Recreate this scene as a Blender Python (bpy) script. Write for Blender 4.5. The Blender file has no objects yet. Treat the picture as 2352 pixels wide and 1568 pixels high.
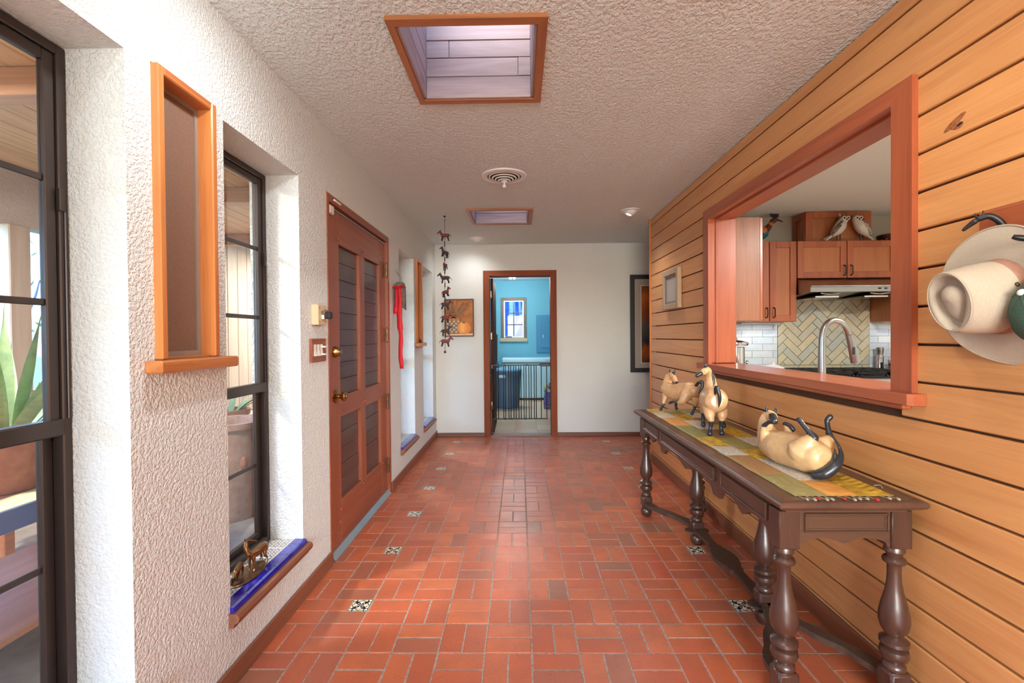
import bpy, math, random
import numpy as np
from mathutils import Vector, Matrix
random.seed(7)
SC = bpy.context.scene
COL = SC.collection

# ------------------------------------------------------------------ camera
CAM_F, CAM_YAW, CAM_PITCH, CAM_ROLL, CAM_H = 1068.0, -0.01564, -0.01147, -0.00834, 1.276
def make_camera():
    cy, sy, cp, sp = math.cos(CAM_YAW), math.sin(CAM_YAW), math.cos(CAM_PITCH), math.sin(CAM_PITCH)
    f = Vector((sy*cp, cy*cp, sp)); r = Vector((cy, -sy, 0)); u = r.cross(f)
    cr, sr = math.cos(CAM_ROLL), math.sin(CAM_ROLL)
    r2 = r*cr + u*sr; u2 = u*cr - r*sr
    cd = bpy.data.cameras.new('camera'); cam = bpy.data.objects.new('camera', cd); COL.objects.link(cam)
    cd.sensor_width = 36.0; cd.lens = CAM_F*36.0/2352.0; cd.clip_start = 0.02; cd.clip_end = 200
    m = Matrix((r2, u2, -f)).transposed().to_4x4(); m.translation = (0, 0, CAM_H)
    cam.matrix_world = m
    SC.camera = cam
make_camera()

# ------------------------------------------------------------------ sky, exposure, large lights
W = bpy.data.worlds.new('world'); SC.world = W; W.use_nodes = True
wn = W.node_tree; bg = wn.nodes['Background']
sky = wn.nodes.new('ShaderNodeTexSky'); sky.sky_type = 'NISHITA'; sky.sun_disc = False
sky.sun_elevation = math.radians(38); sky.sun_rotation = math.radians(200); sky.air_density = 1.0; sky.dust_density = 1.2
wn.links.new(sky.outputs[0], bg.inputs[0]); bg.inputs[1].default_value = 1.3
vs = SC.view_settings
vs.view_transform = 'Standard'; vs.look = 'None'; vs.exposure = 0.92; vs.gamma = 1.0; vs.use_curve_mapping = False
cy = SC.cycles
cy.max_bounces = 5; cy.diffuse_bounces = 4; cy.glossy_bounces = 2; cy.transmission_bounces = 2; cy.transparent_max_bounces = 8
cy.use_adaptive_sampling = True; cy.adaptive_threshold = .025; cy.adaptive_min_samples = 12
cy.caustics_reflective = False; cy.caustics_refractive = False; cy.sample_clamp_indirect = 4.0
cy.use_denoising = True
def area(name, loc, rot, sx, sy, power, color=(1, 1, 1), portal=False):
    l = bpy.data.lights.new(name, 'AREA'); l.shape = 'RECTANGLE'; l.size = sx; l.size_y = sy
    l.energy = power; l.color = color
    if portal: l.cycles.is_portal = True
    o = bpy.data.objects.new(name, l); COL.objects.link(o); o.location = loc; o.rotation_euler = rot
    return o
# sky portals in the openings that face the sky (they give no light of their own)
area('skylight_portal', (-.19, 2.0, 3.02), (0, 0, 0), .50, .52, 1, portal=True)
area('skylight_portal', (-.18, 4.52, 3.02), (0, 0, 0), .54, .50, 1, portal=True)
# added fill light behind the camera, set at an unseen window opening
area('rear_fill_light', (.1, -3.30, 1.42), (math.radians(90), 0, math.radians(0)), 2.1, 1.7, 82, (.70, .87, 1.0))
area('sunroom_portal', (-3.38, 1.6, 1.5), (0, math.radians(-90), 0), 1.05, 5.2, 1, portal=True)

# ------------------------------------------------------------------ node helpers
class S:
    """a shader socket with arithmetic"""
    nt = None
    def __init__(s, sock): s.s = sock
    @staticmethod
    def op(name, *a):
        n = S.nt.nodes.new('ShaderNodeMath'); n.operation = name
        for i, v in enumerate(a):
            if isinstance(v, S): S.nt.links.new(v.s, n.inputs[i])
            else: n.inputs[i].default_value = v
        return S(n.outputs[0])
    def __add__(s, o): return S.op('ADD', s, o)
    __radd__ = __add__
    def __sub__(s, o): return S.op('SUBTRACT', s, o)
    def __rsub__(s, o): return S.op('SUBTRACT', o, s)
    def __mul__(s, o): return S.op('MULTIPLY', s, o)
    __rmul__ = __mul__
    def __truediv__(s, o): return S.op('DIVIDE', s, o)
    def lt(s, o): return S.op('LESS_THAN', s, o)
    def gt(s, o): return S.op('GREATER_THAN', s, o)
    def abs(s): return S.op('ABSOLUTE', s)
    def cos(s): return S.op('COSINE', s)
    def sqrt(s): return S.op('SQRT', s)
    def max(s, o): return S.op('MAXIMUM', s, o)
    def min(s, o): return S.op('MINIMUM', s, o)
    def frac(s): return S.op('FRACT', s)

def new_mat(name):
    m = bpy.data.materials.new(name); m.use_nodes = True
    S.nt = m.node_tree
    b = m.node_tree.nodes['Principled BSDF']
    return m, m.node_tree, b
def setin(b, **k):
    names = dict(color='Base Color', rough='Roughness', metal='Metallic', coat='Coat Weight', coatr='Coat Roughness',
                 spec='Specular IOR Level', trans='Transmission Weight', sheen='Sheen Weight', alpha='Alpha', emit='Emission Color', emits='Emission Strength', ior='IOR')
    for a, v in k.items():
        if a in ('color', 'emit') and len(v) == 3: v = (*v, 1)
        b.inputs[names[a]].default_value = v
def node(nt, typ, **inp):
    n = nt.nodes.new('ShaderNode' + typ)
    for k, v in inp.items(): n.inputs[k].default_value = v
    return n
def coords(nt, scale=(1, 1, 1), kind='Object', rand=0.0):
    tc = nt.nodes.new('ShaderNodeTexCoord'); mp = nt.nodes.new('ShaderNodeMapping')
    nt.links.new(tc.outputs[kind], mp.inputs[0]); mp.inputs['Scale'].default_value = scale
    if rand:
        oi = nt.nodes.new('ShaderNodeObjectInfo'); c = nt.nodes.new('ShaderNodeCombineXYZ')
        mu = S.op('MULTIPLY', S(oi.outputs['Random']), rand)
        for i in range(3): nt.links.new(mu.s, c.inputs[i])
        nt.links.new(c.outputs[0], mp.inputs['Location'])
    return mp.outputs[0]
def noise(nt, vec, scale, detail=3, rough=.55, dist=0.0):
    n = nt.nodes.new('ShaderNodeTexNoise'); nt.links.new(vec, n.inputs['Vector'])
    n.inputs['Scale'].default_value = scale; n.inputs['Detail'].default_value = detail
    n.inputs['Roughness'].default_value = rough; n.inputs['Distortion'].default_value = dist
    return n.outputs['Fac']
def ramp(nt, fac, stops, interp='LINEAR'):
    r = nt.nodes.new('ShaderNodeValToRGB'); nt.links.new(fac, r.inputs[0]); e = r.color_ramp.elements
    r.color_ramp.interpolation = interp
    while len(e) < len(stops): e.new(.5)
    for i, (p, c) in enumerate(stops):
        e[i].position = p; e[i].color = (*c, 1) if len(c) == 3 else c
    return r.outputs[0]
def mixc(nt, fac, a, b, blend='MIX'):
    n = nt.nodes.new('ShaderNodeMix'); n.data_type = 'RGBA'; n.blend_type = blend
    for i, v in ((0, fac), (6, a), (7, b)):
        if hasattr(v, 'is_linked'): nt.links.new(v, n.inputs[i])
        elif isinstance(v, S): nt.links.new(v.s, n.inputs[i])
        elif i == 0: n.inputs[i].default_value = v
        else: n.inputs[i].default_value = (*v, 1)
    return n.outputs[2]
def bump(nt, b, h, strength=.3, dist=.01):
    n = nt.nodes.new('ShaderNodeBump'); n.inputs['Strength'].default_value = strength; n.inputs['Distance'].default_value = dist
    nt.links.new(h, n.inputs['Height']); nt.links.new(n.outputs[0], b.inputs['Normal']); return n
def srgb(r, g, b):
    f = lambda c: (c/255/12.92 if c/255 <= .04045 else ((c/255+.055)/1.055)**2.4)
    return (f(r), f(g), f(b))

def plain(name, col, rough=.5, metal=0, **k):
    m, nt, b = new_mat(name); setin(b, color=col, rough=rough, metal=metal, **k); return m
def speckled(name, c1, c2, scale=40, rough=.6, bstr=.15, metal=0, **k):
    m, nt, b = new_mat(name); v = coords(nt)
    n = noise(nt, v, scale, 4, .6); nt.links.new(ramp(nt, n, [(.3, c1), (.7, c2)]), b.inputs[0])
    setin(b, rough=rough, metal=metal, **k); bump(nt, b, n, bstr, .004); return m
def plaster(name, col, scale=1.0, strength=.6, rough=.9, stretch=(1, 1, 1)):
    m, nt, b = new_mat(name); v = coords(nt, stretch)
    n1 = noise(nt, v, 52*scale, 2.5, .6)
    hs = (S(ramp(nt, n1, [(.46, (0, 0, 0)), (.60, (1, 1, 1))]))*.75 + (S(n1)-.5).abs()*-1.1)
    n2 = noise(nt, coords(nt), 1.3, 1)
    nt.links.new(mixc(nt, S(n2)*.5, tuple(c*1.0 for c in col), tuple(c*.92 for c in col)), b.inputs[0])
    setin(b, rough=rough, spec=.3); bump(nt, b, hs.s, strength, .012); return m
def wood(name, c1, c2, axis='Y', rough=.42, coat=.15, scale=1.0, rings=1.0, knots=0.0, rand=37.0, bstr=.08, varied=.0, spec=.5):
    m, nt, b = new_mat(name)
    st = {'X': (.06, 1, 1), 'Y': (1, .06, 1), 'Z': (1, 1, .06)}[axis]
    v = coords(nt, tuple(s*scale for s in st), 'Object', rand)
    n1 = noise(nt, v, 14*rings, 6, .62, 1.2)
    fi = {'X': (.02, 1, 1), 'Y': (1, .02, 1), 'Z': (1, 1, .02)}[axis]
    n2 = noise(nt, coords(nt, tuple(s*scale for s in fi), 'Object', rand), 160, 3, .6)
    f = S(n1)*.8 + S(n2)*.25
    col = ramp(nt, f.s, [(.32, c2), (.5, tuple((a*.55+d*.45) for a, d in zip(c1, c2))), (.66, c1)])
    if knots:
        vk = coords(nt, tuple((s if s == 1 else .35)*scale for s in st), 'Object', rand)
        vo = nt.nodes.new('ShaderNodeTexVoronoi'); vo.inputs['Scale'].default_value = knots; nt.links.new(vk, vo.inputs['Vector'])
        kf = ramp(nt, vo.outputs['Distance'], [(.045, (1, 1, 1)), (.085, (0, 0, 0))])
        col = mixc(nt, S(kf)*.75, col, tuple(c*.28 for c in c2))
    if varied:
        oi = nt.nodes.new('ShaderNodeObjectInfo'); g = S(oi.outputs['Random'])*varied + (1-varied/2)
        hs = nt.nodes.new('ShaderNodeHueSaturation'); nt.links.new(col, hs.inputs['Color']); nt.links.new(g.s, hs.inputs['Value']); col = hs.outputs[0]
    nt.links.new(col, b.inputs[0]); setin(b, rough=rough, coat=coat, coatr=.25, spec=spec)
    bump(nt, b, f.s, bstr, .004); return m
def glass(name, tint=(1, 1, 1), refl=.5, rough=0.0):
    m, nt, b = new_mat(name); nt.nodes.remove(b); out = nt.nodes['Material Output']
    tr = nt.nodes.new('ShaderNodeBsdfTransparent'); tr.inputs[0].default_value = (*tint, 1)
    gl = nt.nodes.new('ShaderNodeBsdfGlossy'); gl.inputs['Roughness'].default_value = rough
    lw = nt.nodes.new('ShaderNodeFresnel'); lw.inputs[0].default_value = 1.5
    ge = nt.nodes.new('ShaderNodeNewGeometry')
    f = (S(lw.outputs[0])*(2*refl)).min(.9)*(1-S(ge.outputs['Backfacing']))
    mx = nt.nodes.new('ShaderNodeMixShader'); nt.links.new(f.s, mx.inputs[0]); nt.links.new(tr.outputs[0], mx.inputs[1]); nt.links.new(gl.outputs[0], mx.inputs[2])
    nt.links.new(mx.outputs[0], out.inputs[0]); return m
def emissive(name, col, strength):
    m, nt, b = new_mat(name); setin(b, color=col, emit=col, emits=strength, rough=.4); return m
def vcol(name, rough=.5, metal=0, noise_amt=.12, nscale=60, bstr=.1, coat=.0):
    m, nt, b = new_mat(name)
    a = nt.nodes.new('ShaderNodeAttribute'); a.attribute_name = 'Col'
    n = noise(nt, coords(nt), nscale, 4, .6)
    hs = nt.nodes.new('ShaderNodeHueSaturation'); nt.links.new(a.outputs['Color'], hs.inputs['Color'])
    g = S(n)*(2*noise_amt) + (1-noise_amt); nt.links.new(g.s, hs.inputs['Value'])
    nt.links.new(hs.outputs[0], b.inputs[0]); setin(b, rough=rough, metal=metal, coat=coat); bump(nt, b, n, bstr, .002); return m

# ------------------------------------------------------------------ mesh helpers
class MB:
    def __init__(s): s.v = []; s.f = []
    def add(s, vs, fs):
        o = len(s.v); s.v += [tuple(map(float, p)) for p in vs]; s.f += [tuple(i+o for i in f) for f in fs]; return s
    def box(s, x0, x1, y0, y1, z0, z1):
        x0, x1 = sorted((x0, x1)); y0, y1 = sorted((y0, y1)); z0, z1 = sorted((z0, z1))
        return s.add([(x, y, z) for z in (z0, z1) for y in (y0, y1) for x in (x0, x1)],
                     [(0, 2, 3, 1), (4, 5, 7, 6), (0, 1, 5, 4), (2, 6, 7, 3), (0, 4, 6, 2), (1, 3, 7, 5)])
    def cbox(s, x0, x1, y0, y1, z0, z1, c=.003):
        lo = [min(x0, x1), min(y0, y1), min(z0, z1)]; hi = [max(x0, x1), max(y0, y1), max(z0, z1)]
        c = min(c, *(.45*(h-l) for l, h in zip(lo, hi)))
        idx = {}; vs = []
        for sx in (0, 1):
            for sy in (0, 1):
                for sz in (0, 1):
                    for ax in range(3):
                        p = [(hi if (sx, sy, sz)[k] else lo)[k] for k in range(3)]
                        for k in range(3):
                            if k != ax: p[k] += -c if (sx, sy, sz)[k] else c
                        idx[(sx, sy, sz, ax)] = len(vs); vs.append(p)
        fs = []
        def face(keys, n):
            P = [Vector(vs[idx[k]]) for k in keys]; cen = sum(P, Vector())/len(P)
            q = [idx[k] for k in keys]
            nn = (P[1]-P[0]).cross(P[2]-P[1])
            if nn.dot(n) < 0: q.reverse()
            fs.append(tuple(q))
        for ax in range(3):
            u, w = [k for k in range(3) if k != ax]
            for sg in (0, 1):
                ks = []
                for a, b_ in ((0, 0), (1, 0), (1, 1), (0, 1)):
                    t = [0, 0, 0]; t[ax] = sg; t[u] = a; t[w] = b_; ks.append((*t, ax))
                n = Vector((0, 0, 0)); n[ax] = 1 if sg else -1; face(ks, n)
            for a in (0, 1):
                for b_ in (0, 1):
                    t0 = [0, 0, 0]; t0[u] = a; t0[w] = b_; t1 = list(t0); t1[ax] = 1
                    n = Vector((0, 0, 0)); n[u] = 1 if a else -1; n[w] = 1 if b_ else -1
                    face([(*t0, u), (*t1, u), (*t1, w), (*t0, w)], n)
        for sx in (0, 1):
            for sy in (0, 1):
                for sz in (0, 1):
                    n = Vector((1 if sx else -1, 1 if sy else -1, 1 if sz else -1))
                    face([(sx, sy, sz, 0), (sx, sy, sz, 1), (sx, sy, sz, 2)], n)
        return s.add(vs, fs)
    def ring_loft(s, rings, closed=True, cap=True):
        n = len(rings[0]); vs = [p for r in rings for p in r]; fs = []
        for i in range(len(rings)-1):
            for j in range(n if closed else n-1):
                k = (j+1) % n; fs.append((i*n+j, i*n+k, (i+1)*n+k, (i+1)*n+j))
        if cap and closed:
            fs.append(tuple(range(n-1, -1, -1))); fs.append(tuple((len(rings)-1)*n+j for j in range(n)))
        return s.add(vs, fs)
    def lathe(s, prof, c=(0, 0, 0), axis='Z', n=20, cap=True):
        rings = []
        for r, h in prof:
            r = max(r, 1e-4); ring = []
            for k in range(n):
                a = 2*math.pi*k/n; p = (r*math.cos(a), r*math.sin(a), h)
                if axis == 'X': p = (p[2], p[0], p[1])
                elif axis == '-X': p = (-p[2], -p[0], p[1])
                elif axis == 'Y': p = (p[1], p[2], p[0])
                elif axis == '-Y': p = (p[0], -p[2], p[1])
                ring.append((p[0]+c[0], p[1]+c[1], p[2]+c[2]))
            rings.append(ring)
        return s.ring_loft(rings, True, cap)
    def tube(s, pts, r, n=8, cap=True, sub=1, up=(0, 0, 1), flat=1.0):
        P = [Vector(p) for p in pts]; R = [r]*len(P) if not hasattr(r, '__len__') else list(r)
        if sub > 1 and len(P) > 2:
            Q, RR = [], []
            for i in range(len(P)-1):
                p0, p1, p2, p3 = P[max(i-1, 0)], P[i], P[i+1], P[min(i+2, len(P)-1)]
                for k in range(sub):
                    t = k/sub
                    Q.append(.5*((2*p1)+(p2-p0)*t+(2*p0-5*p1+4*p2-p3)*t*t+(3*p1-p0-3*p2+p3)*t**3)); RR.append(R[i]*(1-t)+R[i+1]*t)
            Q.append(P[-1]); RR.append(R[-1]); P, R = Q, RR
        rings = []; side = None; up = Vector(up)
        for i, p in enumerate(P):
            t = (P[min(i+1, len(P)-1)]-P[max(i-1, 0)]).normalized()
            if side is None:
                side = t.cross(up)
                if side.length < .05: side = t.cross(Vector((1, 0, 0)))
                if side.length < .05: side = t.cross(Vector((0, 1, 0)))
            else: side = side - t*side.dot(t)
            side.normalize(); u = side.cross(t).normalized()
            rings.append([tuple(p+(side*math.cos(2*math.pi*k/n)+u*flat*math.sin(2*math.pi*k/n))*R[i]) for k in range(n)])
        return s.ring_loft(rings, True, cap)
    def ball(s, c, r, n=12, m=8):
        rx, ry, rz = r if hasattr(r, '__len__') else (r, r, r)
        rings = []
        for i in range(m+1):
            a = -math.pi/2+math.pi*i/m; q = max(math.cos(a), 1e-3)
            rings.append([(c[0]+rx*q*math.cos(2*math.pi*k/n), c[1]+ry*q*math.sin(2*math.pi*k/n), c[2]+rz*math.sin(a)) for k in range(n)])
        return s.ring_loft(rings)
    def prism(s, poly, plane, d0, d1):
        """poly in the two in-plane coords; plane 'X': (y,z), 'Y': (x,z), 'Z': (x,y)"""
        def P(q, d): return {'X': (d, q[0], q[1]), 'Y': (q[0], d, q[1]), 'Z': (q[0], q[1], d)}[plane]
        n = len(poly); A = sum(poly[i][0]*poly[(i+1) % n][1]-poly[(i+1) % n][0]*poly[i][1] for i in range(n))
        if (A < 0) != (plane == 'Y'): poly = poly[::-1]
        d0, d1 = min(d0, d1), max(d0, d1)
        vs = [P(q, d0) for q in poly]+[P(q, d1) for q in poly]
        fs = [tuple(range(n-1, -1, -1)), tuple(range(n, 2*n))]+[(i, (i+1) % n, n+(i+1) % n, n+i) for i in range(n)]
        return s.add(vs, fs)
    def mesh(s, name):
        m = bpy.data.meshes.new(name); m.from_pydata(s.v, [], s.f); m.update(); return m
    def build(s, name, mat, parent=None, smooth=False, loc=None, label=None):
        return link(name, s.mesh(name), mat, parent, smooth, loc, label)
def link(name, me, mat, parent=None, smooth=False, loc=None, label=None):
    if mat is not None and not me.materials: me.materials.append(mat)
    if smooth:
        me.polygons.foreach_set('use_smooth', [True]*len(me.polygons))
        if smooth != 'all':
            try: me.set_sharp_from_angle(angle=math.radians(38))
            except Exception: pass
    o = bpy.data.objects.new(name, me); COL.objects.link(o)
    if loc is not None: o.location = loc
    if parent is not None:
        o.parent = parent
        w = Vector((0, 0, 0)); p = parent
        while p is not None: w += p.location; p = p.parent
        o.location = Vector(o.location)-w
    if label: o['label'] = label
    return o
def thing(name, label, cat, loc=(0, 0, 0), group=None, kind=None):
    o = bpy.data.objects.new(name, None); COL.objects.link(o); o.location = loc; o.empty_display_size = .05
    return tag(o, label, cat, group, kind)
def tag(o, label, cat, group=None, kind=None):
    o['label'] = label; o['category'] = cat
    if group: o['group'] = group
    if kind: o['kind'] = kind
    return o
def struct(name, label, cat, loc=(0, 0, 0)): return thing(name, label, cat, loc, None, 'structure')
def rebase(o, loc):
    """move a one-mesh object's origin to loc without moving its surface"""
    d = Vector(loc)-o.location
    o.data.transform(Matrix.Translation(-d)); o.location = loc; return o
def rotated(mb, c, ax, ang):
    M = Matrix.Translation(c) @ Matrix.Rotation(ang, 4, ax) @ Matrix.Translation(-Vector(c))
    mb.v = [tuple(M @ Vector(p)) for p in mb.v]; return mb

def organic(name, chains, voxel, mat, parent=None, smooth_it=5, label=None):
    """one continuous body from tapered chains: (colour, [(x,y,z,r)...], flat)"""
    mb = MB(); samples = []
    for ch in chains:
        col, pts = ch[0], ch[1]; flat = ch[2] if len(ch) > 2 else 1.0; up = ch[3] if len(ch) > 3 else (0, 0, 1)
        P = [Vector(p[:3]) for p in pts]; R = [p[3] for p in pts]
        # rounded ends
        if len(P) == 1:
            mb.ball(P[0], R[0], 24, 16)
        else:
            t0 = (P[0]-P[1]).normalized(); t1 = (P[-1]-P[-2]).normalized()
            PP = [P[0]+t0*R[0]*.85, P[0]+t0*R[0]*.55]+P+[P[-1]+t1*R[-1]*.55, P[-1]+t1*R[-1]*.85]
            RR = [R[0]*.45, R[0]*.84]+R+[R[-1]*.84, R[-1]*.45]
            mb.tube(PP, RR, 28, True, 4, up, flat)
        for i in range(len(P)):
            samples.append((*P[i], R[i], *col))
            if i+1 < len(P):
                for k in (1, 2, 3):
                    t = k/4; q = P[i].lerp(P[i+1], t); samples.append((*q, R[i]*(1-t)+R[i+1]*t, *col))
    tmp = bpy.data.objects.new('tmp', mb.mesh('tmp')); COL.objects.link(tmp)
    rm = tmp.modifiers.new('r', 'REMESH'); rm.mode = 'VOXEL'; rm.voxel_size = voxel
    if smooth_it:
        sm = tmp.modifiers.new('s', 'SMOOTH'); sm.factor = .5; sm.iterations = smooth_it
    dg = bpy.context.evaluated_depsgraph_get(); me = bpy.data.meshes.new_from_object(tmp.evaluated_get(dg))
    bpy.data.objects.remove(tmp)
    n = len(me.vertices); co = np.empty(n*3, 'f'); me.vertices.foreach_get('co', co); co = co.reshape(-1, 3)
    Sm = np.array(samples, 'f'); out = np.ones((n, 4), 'f')
    for i in range(0, n, 4000):
        d = np.linalg.norm(co[i:i+4000, None, :]-Sm[None, :, :3], axis=2)-Sm[None, :, 3]
        out[i:i+4000, :3] = Sm[np.argmin(d, axis=1), 4:7]
    ca = me.color_attributes.new('Col', 'FLOAT_COLOR', 'POINT'); ca.data.foreach_set('color', out.ravel())
    me.name = name; me.materials.clear()
    return link(name, me, mat, parent, 'all', None, label)
# ------------------------------------------------------------------ materials
def make_brick_mat():
    m, nt, b = new_mat('floor_brick')
    oi = nt.nodes.new('ShaderNodeObjectInfo'); rnd = oi.outputs['Random']
    base = ramp(nt, rnd, [(0, srgb(196, 100, 64)), (.35, srgb(184, 92, 60)), (.62, srgb(204, 112, 72)), (.86, srgb(176, 94, 68)), (.93, srgb(156, 104, 80)), (1, srgb(190, 88, 62))])
    v = coords(nt, (1, 1, 1), 'Object', 31)
    n1 = noise(nt, v, 9, 4, .6); n2 = noise(nt, v, 130, 4, .7)
    c = mixc(nt, S(ramp(nt, n1, [(.38, (0, 0, 0)), (.70, (1, 1, 1))]))*.55, base, srgb(158, 92, 68))
    c = mixc(nt, S(ramp(nt, n2, [(.33, (1, 1, 1)), (.42, (0, 0, 0))]))*.55, c, srgb(105, 62, 48))
    nt.links.new(c, b.inputs[0])
    h = S(n1)*.6 + S(n2)*.35
    setin(b, rough=.3, spec=.45)
    r = S(n1)*.24 + .24; nt.links.new(r.s, b.inputs['Roughness'])
    bump(nt, b, h.s, .22, .006); return m
def make_talavera(name, half=.046, rep=1, navy=srgb(18, 24, 62), cream=srgb(238, 230, 196), gold=srgb(205, 170, 70)):
    """glazed tile with a painted four-petal motif, drawn in the tile's own coordinates"""
    m, nt, b = new_mat(name)
    tc = nt.nodes.new('ShaderNodeTexCoord'); sp = nt.nodes.new('ShaderNodeSeparateXYZ'); nt.links.new(tc.outputs['Object'], sp.inputs[0])
    x = S(sp.outputs[0])*(1/half); y = S(sp.outputs[1])*(1/half)
    if rep > 1: x = ((x*(rep*.5)+.5).frac()-.5)*2; y = ((y*(rep*.5)+.5).frac()-.5)*2
    r = (x*x+y*y).sqrt(); th = S.op('ARCTAN2', y, x)
    p4 = (th*4.0).cos(); p8 = (th*8.0).cos()
    petal = r.lt(p4*-.30+.52)*r.gt(.20)
    hole = ((r-.42).abs().lt(.05))*p4.lt(-.55)
    centre = (r-.11).abs().lt(.05)
    ringd = (r-(p8*.06+.80)).abs().lt(.045)
    corner = ((x.abs()-.86)*(x.abs()-.86)+(y.abs()-.86)*(y.abs()-.86)).sqrt()
    cor = (corner-.28).abs().lt(.06)
    edge = (x.abs().max(y.abs())-.95).abs().lt(.022)
    dark = (petal*(1-hole)).max(centre).max(ringd).max(cor).max(edge)
    n = noise(nt, coords(nt), 260, 3, .6)
    goldm = ((r-.66).abs().lt(.05)).max(S(ramp(nt, n, [(.60, (0, 0, 0)), (.63, (1, 1, 1))]))*.8)
    c = mixc(nt, goldm*.7, cream, gold); c = mixc(nt, dark, c, navy)
    nt.links.new(c, b.inputs[0]); setin(b, rough=.18, coat=.4); return m
M = {}
M['wall'] = plaster('plaster_wall', srgb(222, 223, 219), 1.7, .5)
M['wall_smooth'] = plaster('plaster_far', srgb(218, 217, 211), 1.3, .22)
M['ceil'] = plaster('plaster_ceiling', srgb(226, 235, 233), 1.15, .55, .92, (1, .7, 1))
M['kceil'] = plaster('plaster_kitchen', srgb(230, 236, 230), 1.3, .12)
M['brick'] = make_brick_mat()
M['grout'] = speckled('floor_grout', srgb(178, 156, 142), srgb(140, 112, 98), 60, .9, .3)
M['talavera'] = make_talavera('talavera_glaze')
M['talavera_sill'] = make_talavera('talavera_sill_glaze', .05, 3, srgb(70, 82, 130), srgb(222, 216, 194), srgb(196, 160, 84))
M['cobalt'] = speckled('cobalt_glaze', srgb(26, 22, 120), srgb(40, 36, 160), 18, .12, .02, coat=.6)
M['plank'] = wood('pine_plank', srgb(220, 158, 98), srgb(196, 130, 77), 'Y', .36, .25, 1.0, 1.0, 3.0, 53, .06, .16)
M['cherry'] = wood('cherry_trim', srgb(174, 92, 56), srgb(146, 70, 42), 'Z', .32, .3, 1.0, 1.0, 0, 29, .04)
M['cherry_y'] = wood('cherry_trim_long', srgb(174, 92, 56), srgb(146, 70, 42), 'Y', .3, .35, 1.0, 1.0, 0, 29, .04)
M['cab'] = wood('cherry_cabinet', srgb(178, 100, 60), srgb(150, 74, 42), 'Z', .33, .3, 1.0, .9, 0, 41, .03)
M['cab_panel'] = wood('cherry_cabinet_panel', srgb(188, 118, 70), srgb(164, 92, 52), 'Z', .36, .25, 1.0, .9, 0, 41, .03)
M['fir'] = wood('fir_frame', srgb(206, 130, 70), srgb(170, 92, 44), 'Z', .4, .2, 1.0, 1.6, 0, 23, .08)
M['fir_y'] = wood('fir_frame_long', srgb(196, 124, 68), srgb(160, 88, 44), 'Y', .4, .2, 1.0, 1.6, 0, 23, .08)
M['fir_x'] = wood('fir_frame_cross', srgb(196, 124, 68), srgb(160, 88, 44), 'X', .4, .2, 1.0, 1.6, 0, 23, .08)
M['sky_x'] = wood('skylight_trim_cross', srgb(178, 114, 68), srgb(142, 82, 44), 'X', .45, .1, 1.0, 1.6, 0, 23, .08)
M['sky_y'] = wood('skylight_trim_long', srgb(178, 114, 68), srgb(142, 82, 44), 'Y', .45, .1, 1.0, 1.6, 0, 23, .08)
M['shaft'] = wood('whitewashed_board', srgb(172, 148, 140), srgb(136, 110, 102), 'X', .6, .05, 1.0, 1.2, 3.0, 61, .12, .10)
M['shaft_y'] = wood('whitewashed_board_long', srgb(172, 148, 143), srgb(136, 110, 105), 'Y', .6, .05, 1.0, 1.2, 3.0, 61, .12, .10)
M['door'] = wood('door_mahogany', srgb(158, 88, 58), srgb(128, 64, 44), 'Z', .36, .15, 1.0, 1.0, 0, 17, .05)
M['door_rail'] = wood('door_mahogany_rail', srgb(158, 88, 58), srgb(128, 64, 44), 'Y', .36, .15, 1.0, 1.0, 0, 17, .05)
M['door_panel'] = wood('door_dark_board', srgb(92, 66, 60), srgb(66, 46, 44), 'Y', .34, .3, 1.0, 1.2, 0, 19, .08, .15)
M['base'] = wood('baseboard_brown', srgb(138, 84, 58), srgb(110, 64, 44), 'Y', .5, .1, 1.0, 1.0, 0, 13, .05)
M['base_x'] = wood('baseboard_brown_cross', srgb(120, 72, 54), srgb(96, 56, 42), 'X', .5, .1, 1.0, 1.0, 0, 13, .05)
M['jamb'] = wood('doorway_trim', srgb(142, 76, 47), srgb(114, 56, 33), 'Z', .6, .0, 1.0, 1.0, 0, 13, .05, 0, .15)
M['jamb_x'] = wood('doorway_trim_cross', srgb(142, 76, 47), srgb(114, 56, 33), 'X', .6, .0, 1.0, 1.0, 0, 13, .05, 0, .15)
M['bronze_al'] = plain('bronze_aluminium', srgb(72, 62, 58), .38, .55)
M['glass'] = glass('window_glass', (.95, .97, .97), .6)
M['glass_blue'] = glass('sky_glazing', (.26, .40, .66), .3)
M['glass_sun'] = glass('sunroom_glazing', (.62, .80, 1.0), .3)
M['screen'] = speckled('insect_screen', srgb(140, 108, 88), srgb(112, 84, 68), 420, .8, .3)
M['aluminium'] = plain('aluminium', srgb(196, 200, 204), .32, .9)
M['brass'] = plain('brass', srgb(176, 140, 84), .22, 1.0)
M['old_brass'] = speckled('aged_brass', srgb(140, 118, 84), srgb(100, 84, 62), 60, .35, .05, .9)
M['steel'] = plain('brushed_steel', srgb(168, 166, 162), .28, 1.0)
M['chrome'] = plain('polished_steel', srgb(205, 205, 205), .10, 1.0)
M['black'] = plain('black_metal', srgb(26, 25, 26), .4, .3)
M['black_pl'] = plain('black_plastic', srgb(30, 31, 33), .45)
M['white'] = plain('white_enamel', srgb(236, 236, 232), .35)
M['white_gloss'] = plain('white_ceramic', srgb(242, 240, 234), .15, coat=.4)
M['cream_pl'] = plain('cream_plastic', srgb(214, 184, 148), .5)
M['ivory'] = plain('ivory_plastic', srgb(232, 226, 212), .45)
M['hole_shade'] = plain('cavity_shade', srgb(22, 20, 19), .9)  # near-black colour standing for the shade inside holes

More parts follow.
